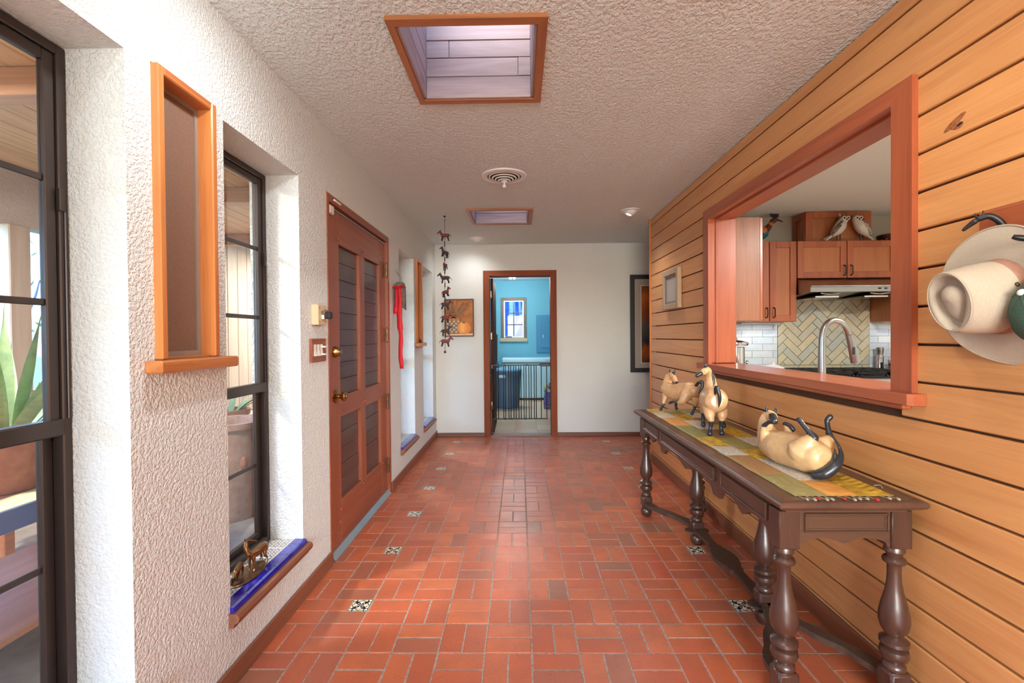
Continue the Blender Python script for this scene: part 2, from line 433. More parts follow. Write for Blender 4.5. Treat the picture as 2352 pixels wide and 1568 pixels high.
# ------------------------------------------------------------------ the hall shell
XL, XR, YB, HC = -1.0644, 1.3332, 5.903, 2.44
XLO = -1.305                                   # outer face of the left wall
NICHES = [(.679, 1.252), (1.673, 2.247), (4.123, 4.697), (5.118, 5.691)]
SLOTS = [(1.368, 1.580), (4.790, 5.002)]
DOORY = (2.572, 3.800)
def wall_left():
    ops = [(a, b, .283, 2.065) for a, b in NICHES]+[(a-.026, b+.026, 1.213, 2.083) for a, b in SLOTS]+[(*DOORY, 0, 2.09)]
    ops.sort(); mb = MB(); y = -3.5
    for a, b, z0, z1 in ops:
        mb.box(XLO, XL, y, a, 0, HC)
        if z0 > 0: mb.box(XLO, XL, a, b, 0, z0)
        mb.box(XLO, XL, a, b, z1, HC); y = b
    mb.box(XLO, XL, y, YB+.12, 0, HC)
    o = mb.build('wall_left', M['wall']); tag(o, 'white textured plaster wall with deep window niches and the wooden door', 'wall', None, 'structure')
wall_left()
def wall_back():
    mb = MB(); x0, x1, zt = -.42, .445, 2.075
    mb.box(XL, x0, YB, YB+.12, 0, HC); mb.box(x1, 3.5, YB, YB+.12, 0, HC); mb.box(x0, x1, YB, YB+.12, zt, HC)
    o = mb.build('wall_back', M['wall_smooth']); tag(o, 'white plaster end wall with the doorway to the blue laundry room', 'wall', None, 'structure')
    o = MB().box(3.5, 3.6, 4.6, YB+.12, 0, HC).build('wall_side_passage', M['wall_smooth']); tag(o, 'plaster wall closing the side passage round the corner', 'wall', None, 'structure')
    # unseen room behind the camera, with an opening added for the fill light
    mb = MB().box(-3.2, -.95, -3.55, -3.4, 0, HC).box(1.15, 3.4, -3.55, -3.4, 0, HC).box(-.95, 1.15, -3.55, -3.4, 0, .55).box(-.95, 1.15, -3.55, -3.4, 2.3, HC)
    o = mb.build('wall_rear', M['wall_smooth']); tag(o, 'plaster wall with an added window opening behind the viewpoint', 'wall', None, 'structure')
wall_back()
def ceilings():
    mb = MB(); hx = [(-.455, .085, 1.725, 2.275), (-.455, .105, 4.27, 4.78)]
    xs0, xs1 = -1.36, 3.6
    y = -3.55
    for a, b, c, d in hx:
        mb.box(xs0, xs1, y, c, HC, HC+.1); mb.box(xs0, a, c, d, HC, HC+.1); mb.box(b, xs1, c, d, HC, HC+.1); y = d
    mb.box(xs0, xs1, y, YB+.12, HC, HC+.1)
    o = mb.build('ceiling', M['ceil']); tag(o, 'knockdown textured white ceiling with two wooden skylight wells', 'ceiling', None, 'structure')
    o = MB().box(1.49, 4.6, -.9, 4.52, 2.395, 2.436).build('ceiling', M['kceil']); tag(o, 'smooth warm white ceiling of the kitchen beyond the pass-through', 'ceiling', None, 'structure')
ceilings()

# ------------------------------------------------------------------ brick floor
MOD = .18995
def floor():
    o = MB().box(XLO, 3.5, -3.5, YB+.05, -.08, -.002).build('floor', M['grout'])
    tag(o, 'red clay brick floor laid in basketweave with small painted tiles', 'floor', None, 'structure')
    g = .0055; b2 = MOD/2
    def brick_mesh(lx, ly, nm):
        mb = MB().cbox(-lx/2+g/2, lx/2-g/2, -ly/2+g/2, ly/2-g/2, -.012, 0, .0022); me = mb.mesh(nm); me.materials.append(M['brick']); return me
    mh, mv = brick_mesh(MOD, b2, 'brick_h'), brick_mesh(b2, MOD, 'brick_v')
    mhalf = brick_mesh(b2, b2, 'brick_half')
    tm = MB().cbox(-b2/2+g/2, b2/2-g/2, -b2/2+g/2, b2/2-g/2, -.012, .0008, .0015).mesh('painted_tile'); tm.materials.append(M['talavera'])
    # module grid passes through the measured joints
    X0, Y0 = -.7191-3*MOD, 1.8583-30*MOD
    decor = {}
    for k in range(-6, 7):
        decor[(round((-.775-MOD*.25-X0)/MOD-.5), round((2.185+.005+k*3*MOD-Y0)/MOD-.5))] = 'L'
        decor[(round((1.033+MOD*.2-X0)/MOD-.5), round((2.205+k*3*MOD-Y0)/MOD-.5))] = 'R'
    items = []
    for i in range(0, 26):
        for j in range(0, 60):
            x0, y0 = X0+i*MOD, Y0+j*MOD
            xm, ym = x0+b2, y0+b2
            if xm < XL-.08 or ym > YB+.04 or ym < .0: continue
            if xm > XR+.1 and ym < 4.70: continue
            if xm > 3.4: continue
            t = decor.get((i, j))
            jx, jy = random.uniform(-.0012, .0012), random.uniform(-.0012, .0012)
            jz = lambda: random.uniform(-.0018, .0006)
            if t:
                sx = .5 if t == 'L' else -.5
                items.append((mh, xm, y0+b2/2, jz(), 'brick'))
                items.append((tm, xm+sx*b2, y0+b2*1.5, -.0004, 'painted_tile')); items.append((mhalf, xm-sx*b2, y0+b2*1.5, jz(), 'brick'))
            elif (i+j) % 2 == 0:
                items += [(mh, xm+jx, y0+b2*.5, jz(), 'brick'), (mh, xm-jx, y0+b2*1.5, jz(), 'brick')]
            else:
                items += [(mv, x0+b2*.5, ym+jy, jz(), 'brick'), (mv, x0+b2*1.5, ym-jy, jz(), 'brick')]
    def seen(it):
        x, y = it[1], it[2]
        if y < 1.62: return False
        px = 1195+x*1068/y
        return 480 < px < 1900
    vis = sorted([it for it in items if seen(it) and it[4] == 'brick'], key=lambda t: t[2])
    single = set(id(t) for t in vis[:300]); rest = MB()
    for it in items:
        me, x, y, z, nm = it
        if nm == 'painted_tile' or id(it) in single:
            if nm == 'painted_tile' and not (1.5 < y < YB and x < 1.32): continue
            b = bpy.data.objects.new(nm, me); COL.objects.link(b); b.parent = o; b.location = (x, y, z)
        else:
            vs = [v.co for v in me.vertices]; off = Vector((x, y, z)); rest.add([v+off for v in vs], [tuple(p.vertices) for p in me.polygons])
    rm = rest.mesh('bricks_far')
    rm.materials.append(M['brick_far'])
    r = bpy.data.objects.new('far_bricks', rm); COL.objects.link(r); r.parent = o; r['kind'] = 'stuff'
def make_brick_far():
    # colour varies brick by brick through a per-island random value
    m = M['brick'].copy(); m.name = 'floor_brick_joined'; nt = m.node_tree
    oi = [n for n in nt.nodes if n.type == 'OBJECT_INFO']; ge = nt.nodes.new('ShaderNodeNewGeometry')
    for n in oi:
        for l in list(nt.links):
            if l.from_node == n and l.from_socket.name == 'Random': nt.links.new(ge.outputs['Random Per Island'], l.to_socket)
    return m
M['brick_far'] = make_brick_far()
floor()

# ------------------------------------------------------------------ right wall of horizontal pine planks
WT = .155
OP = (1.664, 3.248, 1.078, 2.073)              # pass-through opening y0,y1,z0,z1
def wall_right():
    x0, x1 = XR+.018, XR+WT
    yE = 4.722
    mb = MB().box(x0, x1, -3.5, OP[0]-.03, 0, HC).box(x0, x1, OP[1]+.03, yE, 0, HC).box(x0, x1, OP[0]-.03, OP[1]+.03, 0, OP[2]-.04).box(x0, x1, OP[0]-.03, OP[1]+.03, OP[3]+.03, HC)
    o = mb.build('wall_right', plain('plank_backing', srgb(84, 48, 28), .8)); tag(o, 'warm pine plank wall with the kitchen pass-through', 'wall', None, 'structure')
    gaps = [1.111+.1265*k for k in range(-8, 11)]+[HC]
    lows = [.0]+gaps[:-1]
    for z0, z1 in zip(lows, gaps):
        segs = [(-3.4, yE)]
        if z1 > OP[2]+.02 and z0 < OP[3]+.03: segs = [(-3.4, OP[0]-.02), (OP[1]+.02, yE)]
        for a, b in segs:
            c = (a+b)/2
            hz = (z1-z0-.008)/2
            MB().cbox(XR, XR+.019, a-c, b-c, -hz, hz, .0035).build('plank', M['plank'], o, False, (0, c, (z0+z1)/2-.001+random.uniform(-.0005, .0005)))
    t = MB().cbox(XR-.012, XR+WT+.005, yE, yE+.022, 0, HC, .004).build('trim_1', M['fir']); tag(t, 'narrow vertical wooden end cap on the plank wall', 'trim', None, 'structure')
    # the big split knot in a plank near the pass-through
    kb = speckled('knot_bark', srgb(176, 108, 62), srgb(120, 66, 38), 120, .6, .6)
    k = MB().ball((0, 0, 0), (.0012, .040, .010), 20, 8).build('knot', kb, o, True, (XR-.0002, 1.447, 1.916)); k.rotation_euler = (-.42, 0, 0)
    k = MB().ball((0, 0, 0), (.0016, .022, .011), 20, 8).build('knot', kb, o, True, (XR-.0002, 1.440, 1.903)); k.rotation_euler = (.15, 0, 0)
    k = MB().ball((0, 0, 0), (.0026, .011, .0045), 14, 6).build('knot_hole', M['hole_shade'], o, True, (XR-.0004, 1.430, 1.903)); k.rotation_euler = (-.3, 0, 0)  # surface ball coloured dark for the shade of a hole
    # baseboard
    b = MB().cbox(XR-.014, XR, -3.4, yE, 0, .092, .004).build('baseboard_right', M['base']); tag(b, 'brown baseboard along the pine plank wall', 'baseboard', None, 'structure')
wall_right()
def casing():
    """cherry casing, lining and sill of the pass-through"""
    t = struct('trim_2', 'cherry wood casing and lining framing the kitchen pass-through', 'trim', (XR, 2.45, 1.08))
    y0, y1, z0, z1 = OP; w = .088; x = XR-.021
    def mitred(poly, m, d0=x, d1=XR): MB().prism(poly, 'X', d0, d1).build('casing_board', m, t)
    mitred([(y0-w, z0-.004), (y0, z0-.004), (y0, z1), (y0-w, z1+.062)], M['cherry'])
    mitred([(y1, z0-.004), (y1+w, z0-.004), (y1+w, z1+.072), (y1, z1)], M['cherry'])
    mitred([(y0-w, z1+.062), (y0, z1), (y1, z1), (y1+w, z1+.072)], M['cherry_y'])
    xe = XR+WT+.02
    MB().cbox(XR-.002, xe, y0-.028, y0-.004, z0, z1+.02, .003).build('jamb_lining', M['cherry'], t)
    MB().cbox(XR-.002, xe, y1+.004, y1+.028, z0, z1+.02, .003).build('jamb_lining', M['cherry'], t)
    MB().cbox(XR-.002, xe, y0-.004, y1+.004, z1+.004, z1+.026, .003).build('head_lining', M['cherry_y'], t)
    MB().cbox(XR+.03, XR+.045, y1-.006, y1+.006, z0, z1, .002).build('stop_bead', M['cherry'], t)
    MB().cbox(XR+.03, XR+.045, y0, y1, z1-.008, z1+.006, .002).build('stop_bead', M['cherry_y'], t)
    # sill shelf with horns and rounded ends
    s = struct('trim_3', 'long cherry sill shelf under the kitchen pass-through with rounded ends', 'trim', (XR, 2.45, 1.05))
    xo = XR-.055
    poly = [(XR+WT+.05, y0-.028), (XR+WT+.05, y1+.028), (XR-.001, y1+.028), (XR-.001, y1+w+.055), (xo+.012, y1+w+.055), (xo, y1+w+.04), (xo, y0-w-.022), (xo+.012, y0-w-.034), (XR-.001, y0-w-.034), (XR-.001, y0-.028)]
    MB().prism(poly, 'Z', z0-.042, z0-.004).build('shelf_board', M['cherry_y'], s)
    MB().cbox(XR-.032, XR-.001, y0-w+.02, y1+w, z0-.064, z0-.043, .006).build('apron_moulding', M['cherry_y'], s)
casing()

# ------------------------------------------------------------------ baseboards
def baseboards():
    mb = MB()
    for a, b in ((-3.4, DOORY[0]-.002), (DOORY[1]+.002, YB-.001)): mb.cbox(XL, XL+.013, a, b, 0, .082, .004)
    o = mb.build('baseboard_left', M['base']); tag(o, 'brown baseboard along the white plaster window wall', 'baseboard', None, 'structure')
    mb = MB().cbox(XL+.014, -.452, YB-.013, YB, 0, .052, .003).cbox(.478, 3.49, YB-.013, YB, 0, .052, .003)
    o = mb.build('baseboard_back', M['base_x']); tag(o, 'dark brown baseboard along the end wall', 'baseboard', None, 'structure')
baseboards()

# ------------------------------------------------------------------ bronze sash windows in the niches
def sash_window(n, y0, y1, label):
    t = struct('window_%d' % n, label, 'window', (-1.26, (y0+y1)/2, .3))
    xf, z0, z1 = -1.224, .292, 2.062; fw = .026; zm = 1.045
    B = M['bronze_al']
    MB().cbox(xf-.055, xf, y0+.001, y0+fw, z0, z1, .003).build('frame_jamb', B, t); MB().cbox(xf-.055, xf, y1-fw, y1-.001, z0, z1, .003).build('frame_jamb', B, t)
    MB().cbox(xf-.055, xf, y0+fw, y1-fw, z1-fw, z1, .003).build('frame_head', B, t); MB().cbox(xf-.055, xf+.004, y0+fw, y1-fw, z0, z0+fw, .003).build('frame_sill', B, t)
    def sash(name, x, za, zb, mun, vmun, sw=.03):
        ya, yb = y0+fw, y1-fw
        mb = MB().cbox(x-.02, x, ya, ya+sw, za, zb, .003).cbox(x-.02, x, yb-sw, yb, za, zb, .003).cbox(x-.02, x, ya+sw, yb-sw, za, za+sw, .003).cbox(x-.02, x, ya+sw, yb-sw, zb-sw, zb, .003)
        s = mb.build(name, B, t)
        for z in mun: MB().cbox(x-.014, x-.006, ya+sw, yb-sw, z-.009, z+.009, .002).build('glazing_bar', B, s)
        if vmun: MB().cbox(x-.014, x-.006, (ya+yb)/2-.008, (ya+yb)/2+.008, za+sw, zb-sw, .002).build('glazing_bar', B, s)
        MB().box(x-.0115, x-.0085, ya+sw, yb-sw, za+sw, zb-sw).build('pane', M['glass'], s)
    sash('upper_sash', xf-.008, zm-.02, z1-fw, [1.375, 1.70], False)
    sash('lower_sash', xf-.030, z0+fw, zm, [.67], True)
    MB().cbox(xf-.03, xf+.004, y0+fw, y1-fw, zm-.025, zm+.02, .004).build('meeting_rail', B, t)
    MB().cbox(xf-.004, xf+.006, y1-fw-.004, y1-fw+.012, 1.62, 1.68, .002).build('sash_latch', B, t)
    MB().tube([(xf+.002, y1-.012, zm+.02), (xf+.002, y1-.012, 1.62)], .003, 6).build('balance_rod', M['bronze_al'], t)
sash_window(1, *NICHES[0], 'tall bronze sash window in the niche nearest the viewpoint')
sash_window(2, *NICHES[1], 'tall bronze sash window in the niche before the wooden door')
sash_window(3, *NICHES[2], 'tall bronze sash window in the first niche past the wooden door')
sash_window(4, *NICHES[3], 'tall bronze sash window in the last niche before the end wall')

def niche_sill(n, y0, y1, label):
    t = struct('trim_%d' % n, label, 'sill', (XL, (y0+y1)/2, .25))
    MB().box(-1.222, XL-.002, y0+.002, y1-.002, .2832, .2875).build('grout_bed', M['ivory'], t)
    k = 6; w = (y1-y0-.004)/k
    tm = MB().cbox(-.056, .056, -w/2+.0012, w/2-.0012, -.006, .0, .0015).mesh('patterned_tile'); tm.materials.append(M['talavera_sill'])
    for i in range(k):
        o = bpy.data.objects.new('patterned_tile', tm); COL.objects.link(o); o.parent = t; o.location = Vector((-1.162, y0+.002+w*(i+.5), .2935))-t.location
    L = .108; ys = [y0-.004]
    y = y1+.006; cuts = [y]
    y -= .06
    while y > y0: cuts.append(y); y -= L
    cuts.append(y0-.004)
    for a, b in zip(cuts[1:], cuts[:-1]):
        if b-a < .02: continue
        prof = [(-1.104, .2876), (-1.104, .2945), (-1.062, .2945), (-1.052, .2915), (-1.047, .283), (-1.047, .2745), (-1.0640, .2745), (-1.0640, .2876)]
        yy0, yy1 = max(a+.0012, y0-.003), b-.0012
        MB().prism([(p[0], p[1]) for p in prof], 'Y', yy0, yy1).build('cobalt_edge_tile', M['cobalt'], t)
    prof = [(-1.0642, .274), (-1.046, .274), (-1.030, .270), (-1.024, .258), (-1.028, .243), (-1.043, .236), (-1.046, .222), (-1.0642, .222)]
    MB().prism(prof, 'Y', y0-.012, y1+.018).build('wooden_nosing', M['base'], t)
niche_sill(4, *NICHES[1], 'tiled niche sill with cobalt edge below the window before the door')
niche_sill(5, *NICHES[2], 'tiled niche sill with cobalt edge just past the wooden door')
niche_sill(6, *NICHES[3], 'small tiled niche sill with cobalt edge nearest the end wall')
niche_sill(7, *NICHES[0], 'tiled niche sill below the window nearest the viewpoint')

def slot_window(n, y0, y1, label):
    t = struct('window_%d' % n, label, 'window', (XL, (y0+y1)/2, 1.2))
    z0, z1 = 1.215, 2.056; e = .026; xo = XL+.022; xi = XL-.062
    F, FY = M['fir'], M['fir_y']
    MB().cbox(xi, xo, y0-e, y0, z0, z1+e, .004).build('jamb', F, t); MB().cbox(xi, xo, y1, y1+e, z0, z1+e, .004).build('jamb', F, t)
    MB().cbox(xi, xo, y0, y1, z1, z1+e, .004).build('head', FY, t)
    MB().cbox(XL-.11, XL+.062, y0-e-.045, y1+e+.065, z0-.037, z0, .005).build('sill_board', FY, t) if False else None
    mb = MB().cbox(XL, XL+.052, y0-e-.042, y1+e+.058, z0-.038, z0-.001, .005).cbox(xi, XL, y0+.001, y1-.001, z0-.001, z0+.006, .001); mb.build('sill_board', FY, t)
    xs = XL-.034
    MB().box(xs-.004, xs, y0+.014, y1-.014, z0+.022, z1-.014).build('screen_mesh', M['screen'], t)
    A = M['aluminium']
    MB().box(xs-.008, xs+.006, y0, y0+.014, z0+.006, z1).box(xs-.008, xs+.006, y1-.014, y1, z0+.006, z1).box(xs-.008, xs+.006, y0+.014, y1-.014, z1-.014, z1).box(xs-.008, xs+.006, y0+.014, y1-.014, z0+.006, z0+.022).build('screen_frame', plain('screen_frame_metal', srgb(170, 160, 150), .4, .6), t)
    MB().box(XLO+.004, XLO+.014, y0-.01, y1+.01, z0-.01, z1+.01).build('shutter_board', plain('shutter', srgb(80, 56, 42), .7), t)
slot_window(5, *SLOTS[0], 'narrow fir framed screened vent window between the two near niches')
slot_window(6, *SLOTS[1], 'narrow fir framed vent window between the two far niches')
# ------------------------------------------------------------------ skylight wells
def skylight(n, x0, x1, y0, y1, label, zt=3.05):
    t = struct('window_%d' % n, label, 'skylight', ((x0+x1)/2, (y0+y1)/2, HC))
    e = .034; d = .016
    # mitred trim frame under the ceiling
    X0, X1, Y0, Y1 = x0-.028, x1+.036, y0-.04, y1+.036
    for poly, m in (([(X0, Y0), (X1, Y0), (x1, y0), (x0, y0)], 'sky_x'), ([(X0, Y1), (x0, y1), (x1, y1), (X1, Y1)], 'sky_x'),
                    ([(X0, Y0), (x0, y0), (x0, y1), (X0, Y1)], 'sky_y'), ([(X1, Y0), (X1, Y1), (x1, y1), (x1, y0)], 'sky_y')):
        MB().prism(poly, 'Z', HC-d, HC).build('trim_board', M[m], t)
    rows = [HC-.012, 2.532, 2.622, 2.706, 2.795, 2.885, 2.97, zt]
    cuts = [[], [.88], [.22], [], [.6], [.35], []]
    b = .012
    for i in range(7):
        z0, z1 = rows[i]+.0015, rows[i+1]-.0015
        es = [0]+cuts[i]+[1]
        for u0, u1 in zip(es[:-1], es[1:]):
            xa, xb = x0+b+(x1-x0-2*b)*u0+.001, x0+b+(x1-x0-2*b)*u1-.001; c = (xa+xb)/2
            dz = random.uniform(-.0012, .0012)
            for yy, s in ((y1, 1), (y0, -1)):
                MB().cbox(xa-c, xb-c, -b/2, b/2, z0, z1, .002).build('shaft_board', M['shaft'], t, False, (c, yy-s*b/2+dz, 0))
        es = [0]+([.45] if i % 2 else [])+[1]
        for u0, u1 in zip(es[:-1], es[1:]):
            ya, yb = y0+b+(y1-y0-2*b)*u0+.001, y0+b+(y1-y0-2*b)*u1-.001; c = (ya+yb)/2
            for xx, s in ((x1, 1), (x0, -1)):
                MB().cbox(-b/2, b/2, ya-c, yb-c, z0, z1, .002).build('shaft_board', M['shaft_y'], t, False, (xx-s*b/2, c, 0))
    # curb behind the boards and a clear dome on top
    MB().box(x0-.06, x0, y0-.06, y1+.06, HC+.1, zt).box(x1, x1+.06, y0-.06, y1+.06, HC+.1, zt).box(x0, x1, y0-.06, y0, HC+.1, zt).box(x0, x1, y1, y1+.06, HC+.1, zt).build('curb', M['white'], t)
    MB().box(x0-.03, x1+.03, y0-.03, y1+.03, zt+.002, zt+.008).build('pane', glass('skylight_glazing_%d' % n, (.94, .97, 1), .3), t)
skylight(7, -.452, .078, 1.729, 2.27, 'large skylight well lined with whitewashed boards in an orange wood frame')
skylight(8, -.447, .098, 4.275, 4.775, 'smaller looking skylight well further down the ceiling')

# ------------------------------------------------------------------ ceiling fixtures
def vent():
    c = (-.1, 3.392, HC); t = thing('ceiling_vent', 'round white louvred air vent in the ceiling', 'vent', c)
    Wm = M['white']
    MB().lathe([(.165, 0), (.162, -.008), (.130, -.014), (.122, -.010), (.122, 0)], c, 'Z', 40, False).build('flange', Wm, t, True)
    MB().lathe([(.123, -.001), (.0001, -.001)], c, 'Z', 32).build('duct', M['hole_shade'], t)  # flat black disc painted in for the shade up the duct
    for i, r in enumerate((.114, .092, .070, .048)):
        h = -.006-.009*i
        MB().lathe([(r, h), (r, h-.002), (r-.012, h-.006), (r-.012, h-.004), (r, h)], c, 'Z', 36, False).build('louvre_ring', Wm, t, True)
    MB().lathe([(.0001, -.034), (.026, -.037), (.030, -.044), (.020, -.050), (.0001, -.052)], c, 'Z', 24).build('centre_cap', Wm, t, True)
    MB().lathe([(.006, -.05), (.006, -.062), (.014, -.068), (.016, -.078), (.010, -.086), (.0001, -.087)], c, 'Z', 16).build('damper_knob', Wm, t, True)
vent()
def eyeball(loc, aim, power, col, label, rad=.085, lit=True):
    c = Vector((*loc, HC)); t = thing('recessed_eyeball_light', label, 'ceiling light', c, 'eyeball ceiling lights')
    MB().lathe([(rad, 0), (rad-.001, -.006), (rad-.022, -.010), (rad-.026, -.004), (rad-.026, 0)], c, 'Z', 32, False).build('trim_ring', M['white'], t, True)
    a = Vector(aim).normalized(); z = Vector((0, 0, -1)); q = z.rotation_difference(a).to_matrix()
    R = rad-.026; mb = MB(); rings = []
    for i in range(9):
        th = math.radians(28+62*i/8); rr = R*math.sin(th); h = R*math.cos(th)
        rings.append([tuple(c+Vector((0, 0, .012))+q @ Vector((rr*math.cos(2*math.pi*k/28), rr*math.sin(2*math.pi*k/28), -h))) for k in range(28)])
    mb.ring_loft(rings, True, False).build('eyeball', M['white'], t, True)
    ctr = c+Vector((0, 0, .012))+q @ Vector((0, 0, -R*.80))
    r2 = R*math.sin(math.radians(30))
    mb = MB(); mb.add([tuple(ctr+q @ Vector((r2*math.cos(2*math.pi*k/20), r2*math.sin(2*math.pi*k/20), 0))) for k in range(20)], [tuple(range(19, -1, -1))])
    mb.build('lamp_lens', emissive('lamp_lens_glow', col, 6.0 if lit else .6), t)
    l = bpy.data.lights.new('lamp_light', 'SPOT'); l.energy = power; l.color = col; l.spot_size = math.radians(150); l.spot_blend = 1.0; l.shadow_soft_size = .05
    o = bpy.data.objects.new('lamp_light', l); COL.objects.link(o); o.parent = t
    p = c+Vector((0, 0, .012))+a*(R+.02); o.location = p-c
    o.rotation_euler = z.rotation_difference(a).to_euler()
eyeball((-.49, 5.52), (-.25, .25, -1), 7, (.96, .98, 1.0), 'lit white eyeball light in the ceiling near the hanging animal string')
eyeball((1.05, 4.37), (-.4, .0, -1), 22, (.96, .97, 1.0), 'white eyeball light in the ceiling beside the end of the plank wall', .09, False)
eyeball((-.45, 1.28), (-.55, .3, -1), 20, (.92, .97, 1.0), 'eyeball light in the ceiling above the narrow vent window')
eyeball((-.80, .42), (-.15, .6, -1), 3, (.92, .97, 1.0), 'eyeball light in the ceiling above the nearest window niche')
eyeball((.55, 1.15), (.40, .45, -1), 12, (1, .94, .86), 'eyeball light added out of view to brighten the plank wall and console table')  # extra lamp out of view, added to lift the plank wall and table
eyeball((.60, .40), (.45, .35, -1), 8, (1, .90, .76), 'eyeball light in the ceiling shining on the hat rack')

# ------------------------------------------------------------------ front door
def front_door():
    t = struct('door_1', 'mahogany entry door with four recessed panels of dark boards', 'door', (XL, (DOORY[0]+DOORY[1])/2, 0))
    D, DR = M['door'], M['door_rail']
    xa = XL-.10
    f = MB().cbox(xa, XL+.004, 2.573, 2.604, 0, 2.088, .004).build('jamb', D, t); MB().cbox(xa, XL+.004, 3.768, 3.799, 0, 2.088, .004).build('jamb', D, t)
    MB().cbox(xa, XL+.004, 2.604, 3.768, 2.046, 2.088, .004).build('head_jamb', DR, t)
    x1 = XL-.024; x0 = x1-.044                    # leaf
    lf = MB().box(x0, x0+.012, 2.61, 3.762, .02, 2.04).build('leaf_core', M['door_panel'], t)
    def bar(nm, a, b, z0, z1, m): return MB().cbox(x0+.012, x1, a, b, z0, z1, .003).build(nm, m, t)
    bar('stile', 2.608, 2.806, .02, 2.042, D); bar('stile', 3.622, 3.765, .02, 2.042, D)
    bar('top_rail', 2.806, 3.622, 1.84, 2.042, DR); bar('lock_rail', 2.806, 3.168, .792, .918, DR); bar('lock_rail', 3.267, 3.622, .792, .918, DR)
    bar('bottom_rail', 2.806, 3.622, .02, .29, DR); bar('mullion', 3.168, 3.267, .29, 1.84, D)
    # overlapping boards inside the panels
    for a, b in ((2.806, 3.168), (3.267, 3.622)):
        for z0, z1, n in ((.918, 1.84, 9), (.29, .792, 5)):
            h = (z1-z0)/n
            for i in range(n):
                c = (a+b)/2
                MB().cbox(0, .009+.002*(i % 2), a-c+.0005, b-c-.0005, .001, h-.0015, .0016).build('panel_board', M['door_panel'], t, False, (x0+.012, c, z0+i*h))
    # square wooden pegs
    pg = MB(); pg.cbox(-.004, .006, -.007, .007, -.007, .007, .003); pm = pg.mesh('peg'); pm.materials.append(D)
    for y, z in [(2.785, 1.966), (2.768, 1.915), (2.785, 1.866), (3.192, 1.873), (3.240, 1.873), (3.655, 1.975), (3.66, 1.922), (3.655, 1.87), (2.785, .878), (2.785, .826), (3.192, .88), (3.244, .885), (3.192, .825), (3.244, .830), (3.652, .885), (3.652, .828),
                 (3.20, .262), (3.245, .268), (2.785, .30), (2.79, .235), (2.775, .165), (2.795, .085), (3.65, .28), (3.65, .215), (3.65, .12)]:
        o = bpy.data.objects.new('peg', pm); COL.objects.link(o); o.parent = t; o.location = Vector((x1, y, z))-t.location
    # weather strip, contact sensor, sweep, hinges, lock and knob
    MB().box(x1-.002, x1+.006, 2.70, 3.75, 2.028, 2.036).build('weather_strip', M['aluminium'], t)
    MB().cbox(x1, x1+.022, 2.632, 2.69, 1.985, 2.035, .005).build('contact_sensor', M['ivory'], t)
    MB().cbox(XL+.004, XL+.016, 2.655, 2.755, 2.058, 2.070, .004).build('sensor_magnet', M['white'], t)
    MB().prism([(x1, .034), (x1+.006, .034), (XL+.012, .008), (XL+.012, .0), (x1-.02, .0)], 'Y', 2.612, 3.765).build('threshold', M['aluminium'], t)
    for z in (1.818, 1.294, .758, .24):
        h = MB().tube([(XL-.006, 3.752, z-.052), (XL-.006, 3.752, z+.052)], .008, 10).build('hinge', M['old_brass'], t, True)
        MB().box(XL-.012, XL-.002, 3.7535, 3.765, z-.05, z+.05).build('hinge_leaf', M['old_brass'], h)
        MB().ball((XL-.006, 3.752, z+.057), .007, 8, 6).ball((XL-.006, 3.752, z-.057), .007, 8, 6).build('hinge_finial', M['old_brass'], h, True)
    c = (x1, 2.72, 1.192)
    k = MB().lathe([(.034, 0), (.034, .006), (.022, .030), (.020, .034), (.0001, .034)], c, 'X', 24).build('deadbolt', M['brass'], t, True)
    MB().lathe([(.013, .033), (.013, .041), (.0001, .041)], c, 'X', 16).build('thumb_turn', M['steel'], k, True)
    c = (x1, 2.722, .93)
    k = MB().lathe([(.038, 0), (.037, .006), (.026, .011), (.013, .016), (.011, .030), (.016, .036), (.027, .046), (.029, .058), (.024, .066), (.010, .069), (.0001, .069)], c, 'X', 28).build('door_knob', M['brass'], t, True)
    MB().lathe([(.012, .066), (.012, .073), (.0001, .0735)], c, 'X', 16).build('knob_button', M['steel'], k, True)
front_door()

# ------------------------------------------------------------------ doorway to the laundry
def doorway():
    t = struct('trim_8', 'brown wooden casing around the doorway to the laundry', 'trim', (0, YB, 0))
    w = .078; xa, xb, zt = -.374, .398, 2.036; y0 = YB-.022
    MB().prism([(xa-w, 0), (xa, 0), (xa, zt), (xa-w, zt+.07)], 'Y', y0, YB).build('casing_board', M['jamb'], t)
    MB().prism([(xb, 0), (xb+w, 0), (xb+w, zt+.07), (xb, zt)], 'Y', y0, YB).build('casing_board', M['jamb'], t)
    MB().prism([(xa-w, zt+.07), (xa, zt), (xb, zt), (xb+w, zt+.07)], 'Y', y0, YB).build('casing_board', M['jamb_x'], t)
    MB().cbox(xa-.045, xa, YB, YB+.14, 0, zt+.03, .003).build('jamb_lining', M['jamb'], t)
    MB().cbox(xb, xb+.045, YB, YB+.14, 0, zt+.03, .003).build('jamb_lining', M['jamb'], t)
    MB().cbox(xa, xb, YB, YB+.14, zt, zt+.036, .003).build('head_lining', M['jamb_x'], t)
    MB().cbox(xa, xb, YB-.02, YB+.15, -.003, .014, .004).build('threshold', wood('threshold_oak', srgb(150, 110, 84), srgb(120, 84, 62), 'X', .5), t)
    # the laundry door, folded back inside the room
    d = struct('door_2', 'brown interior door standing open inside the laundry', 'door', (-.355, YB+.15, 0))
    MB().cbox(-.372, -.336, YB+.155, YB+.90, .025, 2.03, .004).build('leaf', wood('dark_door', srgb(92, 58, 44), srgb(66, 40, 32), 'Z', .7, .0, 1, 1, 0, 13, .05, 0, .1), d)
    for z in (1.82, 1.28, .38): MB().cbox(-.373, -.352, YB+.141, YB+.154, z-.045, z+.045, .002).build('hinge', M['old_brass'], d)
doorway()

